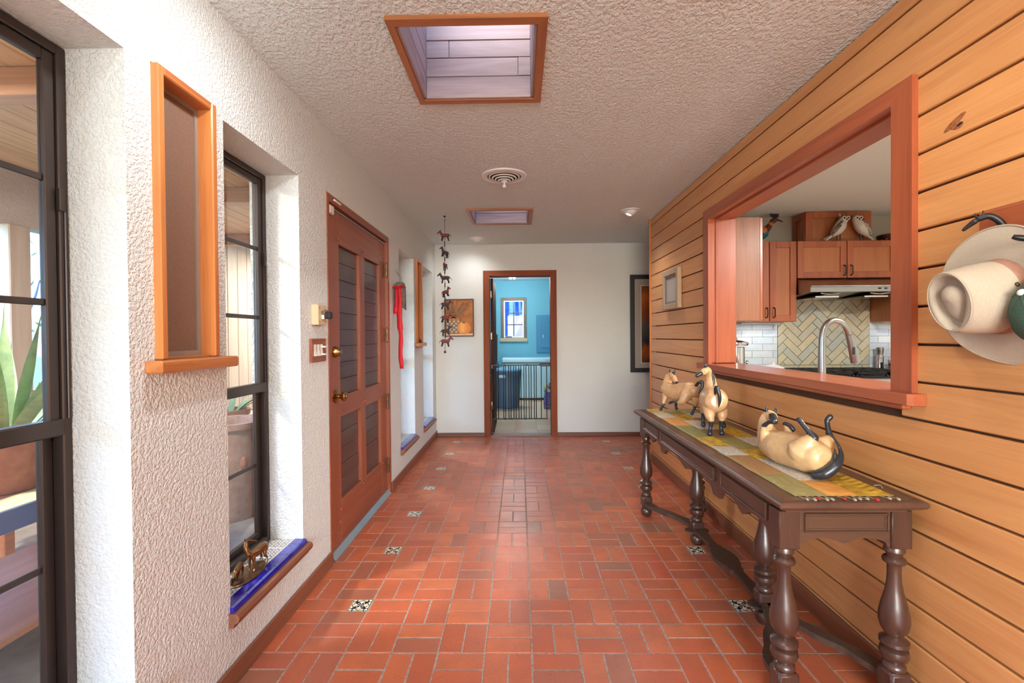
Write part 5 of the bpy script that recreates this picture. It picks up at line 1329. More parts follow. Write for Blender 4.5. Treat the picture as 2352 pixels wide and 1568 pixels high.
def horse_rolling():
    t = thing('horse_sculpture', 'tan horse sculpture rolling on its back with legs in the air', 'sculpture', (1.09, 1.87, TZ), 'horse sculptures')
    g = TZ+.006
    ch = [
        (TAN2, [(1.078, 1.995, .808, .058), (1.082, 1.93, .808, .068), (1.096, 1.865, .810, .0695), (1.108, 1.80, .812, .0695), (1.112, 1.765, .812, .060)]),
        (TAN2, [(1.070, 2.015, .835, .046), (1.066, 2.03, .880, .031), (1.072, 2.03, .912, .026)]),
        (TAN2, [(1.078, 2.02, .925, .023), (1.074, 1.992, .924, .021)]), (DK, [(1.071, 1.985, .927, .016), (1.066, 1.965, .918, .0145), (1.062, 1.950, .911, .013)]),
        (DK, [(1.072, 2.022, .943, .006), (1.070, 2.026, .956, .0035)]), (DK, [(1.100, 2.018, .938, .006), (1.104, 2.022, .950, .0035)]),
        # hind legs
        (TAN2, [(1.078, 1.79, .830, .050), (1.088, 1.770, .862, .034), (1.096, 1.757, .880, .020)]), (DK, [(1.099, 1.752, .886, .0165), (1.088, 1.77, .910, .0105), (1.079, 1.787, .930, .0095), (1.076, 1.792, .938, .0105), (1.071, 1.800, .946, .0105)]),
        (TAN2, [(1.150, 1.81, .828, .046), (1.172, 1.80, .856, .030), (1.184, 1.797, .870, .018)]), (DK, [(1.188, 1.797, .876, .015), (1.189, 1.808, .905, .0100), (1.192, 1.82, .932, .0095), (1.194, 1.82, .942, .0105), (1.203, 1.818, .953, .0115)]),
        # fore legs
        (TAN2, [(1.042, 1.985, .835, .026), (1.032, 1.978, .865, .016), (1.029, 1.972, .885, .011)]), (DK, [(1.028, 1.970, .891, .0105), (1.038, 1.952, .908, .0085), (1.046, 1.930, .914, .0115)]),
        (TAN2, [(1.140, 2.0, .835, .026), (1.150, 2.012, .862, .014), (1.144, 2.02, .882, .010)]), (DK, [(1.142, 2.02, .888, .0100), (1.155, 2.004, .884, .0082), (1.164, 1.998, .868, .0110)]),
    ]
    organic('body', ch, .0032, HM, t, 11)
    organic('tail', [(DK, [(1.082, 1.722, g+.014, .014), (1.106, 1.702, g+.026, .021), (1.138, 1.695, .796, .019), (1.164, 1.703, .824, .011), (1.175, 1.722, .850, .0060), (1.173, 1.745, .880, .0042), (1.160, 1.765, .903, .003)]),
                     (DK, [(1.135, 1.697, .800, .010), (1.150, 1.712, .832, .006), (1.153, 1.718, .852, .0028)])], .0028, HM, t, 3)
    ears_eyes(t, [((1.066, 2.016, .940), (1.062, 2.020, .966)), ((1.094, 2.010, .938), (1.104, 2.014, .962))], [(1.056, 1.982, .934), (1.090, 1.984, .936)], .007)
horse_kicking(); horse_standing(); horse_rolling()

def bronze_pair():
    t = thing('bronze_horses', 'small bronze mare and foal on an oval base on the tiled sill', 'statuette', (-1.135, 1.905, .2945))
    bz = vcol('patinated_bronze', .28, .85, .25, 90, .08); B1, B2 = srgb(150, 112, 72), srgb(96, 72, 50)
    mb = MB(); rings = []
    for k, (s, z) in enumerate(((1, .295), (1.02, .299), (.97, .303), (.5, .305))):
        rings.append([(-1.135+.048*s*math.cos(2*math.pi*i/32), 1.905+.108*s*math.sin(2*math.pi*i/32), z) for i in range(32)])
    mb.ring_loft(rings).build('base', speckled('bronze_base', srgb(128, 96, 68), srgb(92, 68, 50), 60, .35, .2, .7), t, True)
    organic('mare', [
        (B1, [(-1.130, 1.915, .372, .0155), (-1.125, 1.945, .368, .017), (-1.120, 1.985, .375, .0175), (-1.120, 2.0, .376, .015)]),
        (B1, [(-1.133, 1.905, .380, .013), (-1.140, 1.900, .405, .009), (-1.144, 1.908, .425, .008)]),
        (B2, [(-1.142, 1.912, .429, .0085), (-1.130, 1.932, .420, .0068), (-1.122, 1.946, .413, .0050)]), (B2, [(-1.146, 1.905, .435, .003), (-1.147, 1.905, .444, .002)]),
        (B1, [(-1.120, 1.918, .360, .009), (-1.116, 1.918, .335, .0048), (-1.116, 1.919, .312, .0036), (-1.116, 1.915, .305, .005)]), (B1, [(-1.138, 1.922, .360, .009), (-1.140, 1.925, .335, .0048), (-1.140, 1.925, .312, .0036), (-1.140, 1.922, .305, .005)]),
        (B1, [(-1.112, 1.99, .366, .0125), (-1.108, 1.985, .342, .0065), (-1.106, 1.995, .325, .0042), (-1.106, 1.990, .305, .005)]), (B1, [(-1.132, 1.99, .366, .0125), (-1.134, 1.998, .342, .0065), (-1.134, 2.004, .325, .0042), (-1.134, 2.000, .305, .005)]),
        (B2, [(-1.120, 2.012, .382, .004), (-1.120, 2.026, .372, .005), (-1.120, 2.024, .345, .004)])], .0018, bz, t, 3)
    organic('foal', [
        (B1, [(-1.140, 1.830, .345, .0115), (-1.146, 1.855, .347, .0125), (-1.150, 1.875, .350, .0125)]),
        (B1, [(-1.138, 1.824, .345, .009), (-1.136, 1.812, .332, .007)]), (B2, [(-1.136, 1.808, .328, .0068), (-1.137, 1.803, .315, .0045), (-1.138, 1.801, .308, .0035)]),
        (B2, [(-1.137, 1.836, .335, .006), (-1.138, 1.836, .318, .0032), (-1.138, 1.834, .306, .0038)]), (B2, [(-1.150, 1.838, .335, .006), (-1.151, 1.842, .318, .0032), (-1.151, 1.840, .306, .0038)]),
        (B2, [(-1.146, 1.880, .338, .008), (-1.146, 1.884, .318, .0035), (-1.146, 1.880, .306, .0038)]), (B2, [(-1.158, 1.878, .338, .008), (-1.160, 1.884, .318, .0035), (-1.160, 1.880, .306, .0038)])], .0016, bz, t, 3)
bronze_pair()

# ------------------------------------------------------------------ hat rack and hats
def hat_rack():
    t = thing('hat_rack', 'reddish wooden hook board with horse head hooks on the plank wall', 'hat rack', (XR, 1.0, 1.55))
    MB().cbox(XR-.020, XR-.0005, .35, 1.354, 1.497, 1.617, .005).build('board', M['cherry_y'], t)
    iron = vcol('dark_iron', .4, .6, .2, 120, .2); I = srgb(52, 50, 50)
    def hook(y):
        dy = y-1.29
        return [(I, [(1.318, 1.278+dy, 1.545, .008), (1.300, 1.280+dy, 1.575, .0085), (1.282, 1.290+dy, 1.592, .0085), (1.268, 1.302+dy, 1.588, .0080)]), (I, [(1.262, 1.310+dy, 1.582, .0075), (1.252, 1.324+dy, 1.568, .0050), (1.249, 1.328+dy, 1.563, .0042)]),
                (I, [(1.270, 1.294+dy, 1.598, .0025), (1.269, 1.293+dy, 1.608, .0015)]), (I, [(1.262, 1.306+dy, 1.594, .0025), (1.260, 1.307+dy, 1.604, .0015)])]
    organic('horse_hook', hook(1.29), .0016, iron, t, 2)
    organic('horse_hook', hook(1.02), .0016, iron, t, 2)
    MB().tube([(1.315, 1.145, 1.505), (1.27, 1.150, 1.500), (1.232, 1.165, 1.507), (1.222, 1.172, 1.512)], [.008, .008, .0075, .005], 10, True, 3).build('peg', M['black'], t, True)
def loft_axis(mb, C, a, u, w, rings, n=64):
    """rings: list of functions th -> (radius_u, radius_w, height)"""
    R = []
    for f in rings:
        r = []
        for k in range(n):
            th = 2*math.pi*k/n; ru, rw, h = f(th); r.append(tuple(C+a*h+u*(ru*math.sin(th))+w*(rw*math.cos(th))))
        R.append(r)
    return mb.ring_loft(R, True, False)
def safari_hat():
    C = Vector((1.296, 1.262, 1.372)); a = Vector((-1, .02, -.10)).normalized(); u = Vector((-.10, 0, 1)); u = (u-a*u.dot(a)).normalized(); w = a.cross(u)*-1
    t = thing('safari_hat', 'tan canvas safari hat with creased crown hanging by its brim', 'hat', C)
    cv = speckled('tan_canvas', srgb(184, 168, 148), srgb(172, 156, 136), 300, .9, .15)
    brown = speckled('hat_band_suede', srgb(168, 120, 98), srgb(150, 104, 84), 120, .8, .1)
    wav = lambda th: .026*math.cos(2*th)+.010*math.cos(3*th+.6)+.008*math.sin(th)
    rings = []
    for i in range(23):
        s = i/22
        rings.append((lambda th, s=s, i=i: (.186-(.186-.098)*s, .158-(.158-.092)*s, .018+wav(th)*(1-s)**1.5+.0012*(i % 2))))
    b = loft_axis(MB(), C, a, u, w, rings).build('brim', cv, t, 'all'); so = b.modifiers.new('thickness', 'SOLIDIFY'); so.thickness = .003
    ed = [C+a*(.018+wav(2*math.pi*k/64))+u*(.186*math.sin(2*math.pi*k/64))+w*(.158*math.cos(2*math.pi*k/64)) for k in range(65)]
    MB().tube([tuple(p) for p in ed], .0032, 6, False).build('brim_binding', speckled('binding', srgb(170, 150, 128), srgb(160, 140, 118), 200, .8, .1), t, 'all')
    loft_axis(MB(), C, a, u, w, [lambda th: (.100, .094, .018), lambda th: (.099, .093, .028), lambda th: (.0965, .0905, .044)]).build('hat_band', brown, t, 'all')
    def tear(ru, rw, h):      # teardrop crease, pointed towards the lower end
        return lambda th: (ru*(1.10 if math.sin(th) < 0 else .96), rw*(.60+.40*(1+math.sin(th))/2), h+.006*math.sin(th))
    cr = [lambda th: (.0975, .0915, .026), lambda th: (.0955, .0885, .055), lambda th: (.0915, .0835, .090), lambda th: (.0865, .0765, .122), lambda th: (.0815, .0690, .140+.006*math.sin(th)), lambda th: (.0775, .0625, .1465+.008*math.sin(th)),
          tear(.0735, .0610, .1450), tear(.0680, .0570, .131), tear(.0620, .0520, .121), tear(.0550, .0470, .119), tear(.0480, .0410, .128), tear(.0400, .0340, .138), tear(.027, .023, .1445), tear(.012, .011, .147), lambda th: (.0008, .0008, .1475)]
    loft_axis(MB(), C, a, u, w, cr).build('crown', cv, t, 'all')
    st = [C+a*(.1462+.008*math.sin(2*math.pi*k/48))+u*(.0780*math.sin(2*math.pi*k/48))+w*(.0630*math.cos(2*math.pi*k/48)) for k in range(49)]
    MB().tube([tuple(p) for p in st], .0016, 6, False).build('crown_seam', cv, t, 'all')
    for dz in (.028, -.012):
        th = math.pi if w.y > 0 else 0
        p = C+a*.052+w*(.0895*(-1 if w.y > 0 else 1))*math.sqrt(max(0, 1-(dz/.0955)**2))+u*dz
        nrm = (p-C-a*.052).normalized()
        q = Vector((0, 0, 1)).rotation_difference(nrm).to_matrix(); mb = MB().lathe([(.0055, -.001), (.0055, .0012), (.0030, .0016), (.0026, -.001)], (0, 0, 0), 'Z', 16, False)
        mb.v = [tuple(p+q @ Vector(v)) for v in mb.v]; mb.build('eyelet', M['old_brass'], t, True)
def green_cap():
    C = Vector((1.285, 1.120, 1.330)); a = Vector((-.80, .18, .42)).normalized(); u = Vector((.3, 0, 1)); u = (u-a*u.dot(a)).normalized(); w = a.cross(u)
    t = thing('baseball_cap', 'dark green baseball cap with white button at the edge of the hat rack', 'hat', C)
    gr = speckled('green_twill', srgb(66, 92, 76), srgb(52, 76, 62), 260, .85, .12)
    rings = []
    for i in range(11):
        s = math.radians(90*i/10); rings.append((lambda th, s=s: (.098*math.cos(s)+.0004, .086*math.cos(s)+.0004, .088*math.sin(s))))
    loft_axis(MB(), C, a, u, w, rings, 36).build('crown', gr, t, 'all')
    p = C+a*.090; mb = MB().lathe([(.0085, -.002), (.0085, .002), (.005, .0055), (.0003, .0065)], (0, 0, 0), 'Z', 16); q = Vector((0, 0, 1)).rotation_difference(a).to_matrix(); mb.v = [tuple(p+q @ Vector(v)) for v in mb.v]
    mb.build('button', plain('cap_button', srgb(228, 222, 214), .6), t, True)
    vs = []
    mb = MB(); L = []
    for k in range(13):
        th = math.radians(20+140*k/12); e = C+u*(.097*math.sin(th))+w*(.085*math.cos(th)); f = e+u*.055*math.sin(th)-a*.012; L.append((e, f))
    mb.add([tuple(p) for q_ in L for p in q_], [(2*i, 2*i+2, 2*i+3, 2*i+1) for i in range(12)]); o = mb.build('visor', plain('navy_twill', srgb(58, 62, 80), .85), t, 'all'); so = o.modifiers.new('thickness', 'SOLIDIFY'); so.thickness = .004
    for k in range(6):
        th = math.pi*k/3
        MB().tube([tuple(C+a*(.0885*math.sin(s))+u*(.0985*math.cos(s)*math.sin(th))+w*(.0865*math.cos(s)*math.cos(th))) for s in [math.radians(90*i/8) for i in range(9)]], .0011, 5, False).build('seam', gr, t, 'all')
hat_rack(); safari_hat(); green_cap()
# ------------------------------------------------------------------ things on the walls
def wall_box():
    t = thing('key_box', 'cream box with a black padlock on the wall beside the front door', 'key box', (XL, 2.425, 1.395))
    b = MB().cbox(XL, XL+.036, 2.366, 2.472, 1.342, 1.448, .003).build('box', M['cream_pl'], t)
    for y in (2.385, 2.452):
        for z in (1.36, 1.43): MB().lathe([(.003, 0), (.002, .002), (.0001, .002)], (XL+.036, y, z), 'X', 8).build('screw', M['old_brass'], b)
    l = MB().cbox(XL+.050, XL+.078, 2.408, 2.452, 1.374, 1.412, .006).build('padlock', M['black_pl'], t)
    MB().tube([(XL+.036, 2.405, 1.408), (XL+.058, 2.405, 1.418), (XL+.064, 2.415, 1.412)], .004, 8, True, 3).build('shackle', M['steel'], l, True)
    MB().cbox(XL+.037, XL+.05, 2.402, 2.412, 1.372, 1.395, .002).build('tab', M['ivory'], l)
    t = thing('light_switch', 'brown wooden triple rocker switch plate beside the front door', 'switch', (XL, 2.427, 1.21))
    y0, y1, z0, z1 = 2.338, 2.517, 1.150, 1.272
    rings = [[(XL+h, y0+i, z0+i), (XL+h, y1-i, z0+i), (XL+h, y1-i, z1-i), (XL+h, y0+i, z1-i)] for i, h in ((0, 0), (0, .009), (.004, .013), (.024, .008), (.026, .008))]
    MB().ring_loft([r[::-1] for r in rings][::-1]).build('plate', M['door_rail'], t)
    for k in range(3):
        y = 2.388+.039*k; tilt = .005 if k < 2 else .002
        MB().prism([(XL+.0075, 1.181), (XL+.010+tilt, 1.181), (XL+.0095, 1.211), (XL+.010, 1.241), (XL+.0075, 1.241)], 'Y', y-.013, y+.013).build('rocker', M['ivory'], t)
    for z in (1.188, 1.228): MB().cbox(XL+.010, XL+.030, 2.462, 2.482, z-.004, z+.004, .002).build('guard_bar', M['white'], t)
wall_box()
def ribbon_ornament():
    c = Vector((-1.013, 3.955, 1.62)); t = thing('wall_ornament', 'grey weathered bell tied with a long red ribbon beside the door hinges', 'ornament', (XL, 3.955, 1.6))
    rings = []; n = 28
    for i, (r, z) in enumerate(((.010, 1.742), (.026, 1.740), (.038, 1.728), (.043, 1.70), (.045, 1.66), (.046, 1.62), (.047, 0))):
        ring = []
        for k in range(n):
            a = 2*math.pi*k/n; zz = z if z else 1.550-.045*math.cos(a)
            ring.append((max(c.x+r*math.cos(a), XL+.001), c.y+r*.75*math.sin(a), zz))
        rings.append(ring)
    b = MB().ring_loft(rings, True, False).build('bell', speckled('grey_driftwood', srgb(132, 122, 112), srgb(92, 84, 78), 50, .8, .4), t, True); b.modifiers.new('thickness', 'SOLIDIFY').thickness = .004
    MB().tube([(-1.005, 3.955, 1.735), (-1.0, 3.958, 1.775), (-1.040, 3.962, 1.835), (-1.055, 3.962, 1.85)], .0018, 6, True, 4).tube([(-1.020, 3.955, 1.738), (-1.012, 3.958, 1.78), (-1.045, 3.962, 1.832)], .0018, 6, True, 4).build('wire_hanger', M['steel'], t, True)
    rm = plain('red_ribbon', srgb(206, 24, 40), .6)
    def strip(pts, wd, nm):
        mb = MB(); vs = []
        for i, (x, y, z) in enumerate(pts):
            w = wd[i]; f = .005*math.sin(z*45)
            vs += [(x-w, y+.2*w+f, z), (x, y-.006, z), (x+w, y-.2*w-f, z)]
        o = mb.add(vs, [(3*i+j, 3*i+3+j, 3*i+4+j, 3*i+1+j) for i in range(len(pts)-1) for j in (0, 1)]).build(nm, rm, t, 'all'); o.modifiers.new('thickness', 'SOLIDIFY').thickness = .0015
    N = 24; yr = 3.908
    strip([(-1.012+.016*(k/N)+.004*math.sin(k*.55), yr+.004*math.sin(k*.9), 1.695-(1.695-1.01)*k/N) for k in range(N+1)], [.015+.010*(min(k, 6)/6)-.006*(k > 12) for k in range(N+1)], 'ribbon_tail')
    strip([(-1.028-.012*k/8, yr-.004, 1.695-.22*k/8) for k in range(9)], [.010+.010*k/8 for k in range(9)], 'ribbon_tail')
    for s in (-1, 1): MB().tube([(c.x, yr, 1.70), (c.x+s*.028, yr-.004, 1.706), (c.x+s*.050, yr, 1.692), (c.x+s*.02, yr+.002, 1.692)], [.006, .011, .008, .005], 8, True, 3, (0, 0, 1), .6).build('bow_loop', rm, t, True)
    MB().ball((c.x, yr-.004, 1.698), (.011, .009, .010), 10, 8).build('knot', rm, t, True)
    MB().tube([(max(c.x+.046*math.cos(a), XL+.004), c.y+.036*math.sin(a), 1.70) for a in [math.radians(d) for d in range(-190, 11, 20)]], .005, 6, True).build('band', rm, t, True)
ribbon_ornament()
def sill_figure():
    t = thing('horse_figurine', 'tiny dark figurine on the sill of the far vent window', 'figurine', (-1.035, 4.86, 1.214))
    organic('body', [(srgb(110, 50, 44), [(-1.035, 4.84, 1.238, .010), (-1.035, 4.875, 1.240, .010)]), (srgb(60, 36, 34), [(-1.035, 4.833, 1.244, .006), (-1.035, 4.825, 1.256, .005), (-1.035, 4.815, 1.250, .003)])]
            + [(srgb(60, 36, 34), [(x, y, 1.23, .004), (x, y, 1.219, .004)]) for x in (-1.041, -1.029) for y in (4.842, 4.873)], .0022, vcol('figurine_glaze', .4), t, 2)
sill_figure()
def pumpkin_painting():
    x0, x1, z0, z1 = -.945, -.573, 1.276, 1.752; y = YB-.030
    t = thing('pumpkin_painting', 'still life painting of an orange pumpkin and leafy basket on the end wall', 'painting', ((x0+x1)/2, YB, z0))
    f = plain('dark_frame', srgb(92, 62, 50), .5)
    e = .014
    MB().cbox(x0, x0+e, y, YB-.001, z0, z1, .003).build('frame_side', f, t); MB().cbox(x1-e, x1, y, YB-.001, z0, z1, .003).build('frame_side', f, t)
    MB().cbox(x0+e, x1-e, y, YB-.001, z0, z0+e, .003).build('frame_side', f, t); MB().cbox(x0+e, x1-e, y, YB-.001, z1-e, z1, .003).build('frame_side', f, t)
    m, nt, b = new_mat('canvas_ground'); n = noise(nt, coords(nt), 9, 5, .6, 1.0)
    nt.links.new(ramp(nt, n, [(.3, srgb(96, 66, 40)), (.45, srgb(160, 98, 46)), (.6, srgb(196, 116, 48)), (.75, srgb(142, 120, 60))]), b.inputs[0]); setin(b, rough=.6)
    yc = y+.006
    MB().box(x0+e, x1-e, yc, YB-.002, z0+e, z1-e).build('canvas', m, t)
    def lay(nm, poly, k, col, rough=.6): return MB().prism(poly, 'Y', yc-.0004-.0004*k, yc-.0004*k).build(nm, plain('paint_'+nm+str(k), srgb(*col), rough), t)
    lay('table_edge', [(x0+e, z0+e), (x1-e, z0+e), (x1-e, z0+.040), (x0+e, z0+.032)], 1, (222, 184, 140))
    bx = -.83
    lay('basket', [(bx-.085, z0+.035), (bx+.07, z0+.035), (bx+.10, z0+.20), (bx-.105, z0+.20)], 2, (128, 104, 78))
    for r in range(6):
        for c in range(7):
            if (r+c) % 2: continue
            xx, zz = bx-.088+c*.027, z0+.05+r*.026; lay('basket_weave', [(xx, zz), (xx+.024, zz), (xx+.026, zz+.021), (xx+.002, zz+.021)], 3, (196, 178, 150))
    def blob(cx, cz, rx, rz, n=28, p=2.3): return [(cx+rx*math.copysign(abs(math.cos(a))**(2/p), math.cos(a)), cz+rz*math.copysign(abs(math.sin(a))**(2/p), math.sin(a))) for a in [2*math.pi*k/n for k in range(n)]]
    px, pz = -.70, z0+.108
    lay('pumpkin', blob(px, pz, .086, .078), 4, (226, 130, 52)); lay('pumpkin_rib', blob(px-.012, pz+.006, .056, .072), 5, (236, 150, 70)); lay('pumpkin_rib', blob(px-.018, pz+.012, .026, .064), 6, (242, 170, 92)); lay('pumpkin_stem', blob(px, pz+.07, .02, .012), 7, (150, 86, 40))
    rr = random.Random(4); mb = MB()
    for s in range(6):
        ang = math.radians(40+s*18); L = .24+.05*rr.random(); ox, oz = bx, z0+.21
        for k in range(9):
            u = (k+1)/9; cx, cz = ox+L*u*math.cos(ang)*.9, oz+L*u*math.sin(ang)
            for sd in (-1, 1):
                a2 = ang+sd*.8; q = (cx+.026*math.cos(a2), cz+.026*math.sin(a2)); w = (.007*math.cos(a2+1.57), .007*math.sin(a2+1.57)); mid = ((cx+q[0])/2, (cz+q[1])/2)
                P = [(cx, cz), (mid[0]-w[0], mid[1]-w[1]), q, (mid[0]+w[0], mid[1]+w[1])]
                if all(x0+e+.002 < p[0] < x1-e-.002 and p[1] < z1-e-.002 for p in P): mb.prism(P, 'Y', yc-.0030, yc-.0024)
    mb.build('leaf_sprays', plain('paint_sprays', srgb(104, 82, 62), .6), t)
def landscape_print():
    x0, x1, z0, z1 = 1.400, 2.35, .807, 2.035; y = YB-.03
    t = thing('framed_print', 'large dark framed autumn print partly hidden by the plank wall', 'picture', ((x0+x1)/2, YB, z0))
    f = plain('black_frame', srgb(46, 42, 42), .35, 0, coat=.3); e = .055
    for poly in ([(x0, z0), (x0+e, z0+e), (x0+e, z1-e), (x0, z1)], [(x1, z0), (x1, z1), (x1-e, z1-e), (x1-e, z0+e)], [(x0, z0), (x1, z0), (x1-e, z0+e), (x0+e, z0+e)], [(x0, z1), (x0+e, z1-e), (x1-e, z1-e), (x1, z1)]):
        MB().prism(poly, 'Y', y, YB-.001).build('frame_side', f, t)
    MB().box(x0+e, x1-e, y+.012, YB-.002, z0+e, z1-e).build('mat_board', plain('mat_taupe', srgb(176, 164, 152), .8), t)
    i = .088; MB().box(x0+e+i-.012, x1-e-i+.012, y+.010, y+.0118, z0+e+i-.032, z1-e-i+.012).build('mat_bevel', plain('mat_cream', srgb(214, 206, 194), .8), t)
    m, nt, b = new_mat('autumn_print'); n = noise(nt, coords(nt, (1, 1, .5)), 6, 6, .65, .8)
    tc = nt.nodes.new('ShaderNodeTexCoord'); sp = nt.nodes.new('ShaderNodeSeparateXYZ'); nt.links.new(tc.outputs['Generated'], sp.inputs[0])
    k = S(sp.outputs[2])*.75 + S(n)*.35
    nt.links.new(ramp(nt, k.s, [(.15, srgb(70, 44, 30)), (.28, srgb(176, 84, 34)), (.36, srgb(40, 42, 44)), (.52, srgb(96, 92, 84)), (.66, srgb(150, 70, 30)), (.8, srgb(196, 104, 40)), (.95, srgb(70, 60, 34))]), b.inputs[0]); setin(b, rough=.3)
    MB().box(x0+e+i, x1-e-i, y+.008, y+.0098, z0+e+i-.02, z1-e-i).build('print', m, t)
def small_frame():
    y0, y1, z0, z1 = 3.825, 4.235, 1.497, 1.838; xo = XR-.038
    t = thing('picture_frame', 'small pale wood framed glass on the pine plank wall', 'picture', (XR, (y0+y1)/2, z0))
    wz = wood('pale_frame', srgb(190, 166, 138), srgb(156, 130, 104), 'Z', .5, .1, 1, 1, 0, 7)
    e = .048
    for a, b in ((y0, y0+e), (y1-e, y1)): MB().cbox(xo, XR-.0005, a, b, z0, z1, .005).build('frame_side', wz, t)
    for a, b in ((z0, z0+e), (z1-e, z1)): MB().cbox(xo+.001, XR-.0005, y0+e, y1-e, a, b, .005).build('frame_side', wz, t)
    MB().cbox(xo+.012, XR-.002, y0+e, y0+e+.02, z0+e, z1-e, .002).cbox(xo+.012, XR-.002, y1-e-.02, y1-e, z0+e, z1-e, .002).cbox(xo+.012, XR-.002, y0+e+.02, y1-e-.02, z0+e, z0+e+.02, .002).cbox(xo+.012, XR-.002, y0+e+.02, y1-e-.02, z1-e-.02, z1-e, .002).build('inner_slip', plain('grey_slip', srgb(130, 120, 112), .5), t)
    MB().box(xo+.022, XR-.003, y0+e+.02, y1-e-.02, z0+e+.02, z1-e-.02).build('reflecting_pane', plain('reflection_grey', srgb(176, 168, 164), .2, 0, coat=.5), t)  # pale grey painted in for the reflection on the glass
pumpkin_painting(); landscape_print(); small_frame()

# ------------------------------------------------------------------ hanging string of animals
def mobile():
    x, y = -.711, 4.49; t = thing('animal_mobile', 'hanging string of small dark red stuffed horses in front of the end wall', 'mobile', (x, y, HC))
    MB().lathe([(.012, 0), (.012, -.006), (.004, -.012), (.0001, -.012)], (x, y, HC), 'Z', 12).tube([(x, y, HC-.01), (x+.006, y, HC-.03), (x, y, HC-.045), (x-.006, y, HC-.035)], .002, 6, True, 3).build('ceiling_hook', M['black'], t, True)
    MB().tube([(x, y, HC-.04), (x-.004, y, 1.8), (x-.008, y, 1.14)], .0022, 6).build('cord', plain('cord_dark', srgb(60, 52, 50), .8), t, True)
    R1, R2, R3 = srgb(122, 60, 52), srgb(74, 58, 62), srgb(44, 36, 38)
    def figure(c1):
        return [(c1, [(-.026, 0, 0, .017), (.0, 0, .001, .018), (.026, 0, .002, .017)]), (c1, [(-.034, 0, .012, .012), (-.046, 0, .034, .010)]), (c1, [(-.048, 0, .040, .010), (-.066, 0, .028, .007), (-.074, 0, .020, .0055)]),
                (R3, [(-.044, .005, .050, .003), (-.042, .006, .059, .002)]), (R3, [(-.046, -.005, .050, .003), (-.044, -.006, .059, .002)]), (R3, [(.040, 0, .008, .0035), (.054, 0, -.004, .003), (.060, 0, -.020, .0025)])] + \
               [(R3, [(sx*.024, sy*.009, -.012, .0078), (sx*.030, sy*.010, -.034, .0062), (sx*.033, sy*.010, -.046, .0066)]) for sx in (-1, 1) for sy in (-1, 1)]
    protos = []
    fm = vcol('printed_cloth', .75, 0, .45, 130, .2)
    for k, c1 in enumerate((R1, R2)):
        o = organic('horse_charm', figure(c1), .0034, fm, t, 2); o.location = (0, 0, 0); protos.append(o)
    zs = [2.252, 2.088, 1.961, 1.843, 1.706, 1.587, 1.459, 1.332, 1.231]; rot = [0, .9, -1.1, .3, 2.6, 3.6, 2.9, 3.2, 3.5]; sc = [1, .95, .8, 1, .9, .95, .95, .95, 1]
    for i, z in enumerate(zs):
        o = protos[i % 2] if i < 2 else protos[(i*3) % 2].copy()
        if i >= 2: COL.objects.link(o); o.parent = t
        o.location = Vector((x+.004-.001*i, y, z))-t.location; o.rotation_euler = (0, .15*math.sin(i*2), rot[i]); o.scale = (sc[i],)*3
    bd = plain('dark_bead', srgb(70, 44, 42), .5)
    me = MB().ball((0, 0, 0), .007, 8, 6).mesh('bead'); me.materials.append(bd)
    for a, b in zip(zs[:-1], zs[1:]):
        for u in (.40, .5, .6):
            o = bpy.data.objects.new('bead', me); COL.objects.link(o); o.parent = t; o.location = Vector((x-.003, y, a+(b-a)*u))-t.location
    o = bpy.data.objects.new('end_bead', me); COL.objects.link(o); o.parent = t; o.scale = (1.8, 1.8, 1.8); o.location = Vector((x-.009, y, 1.128))-t.location
mobile()

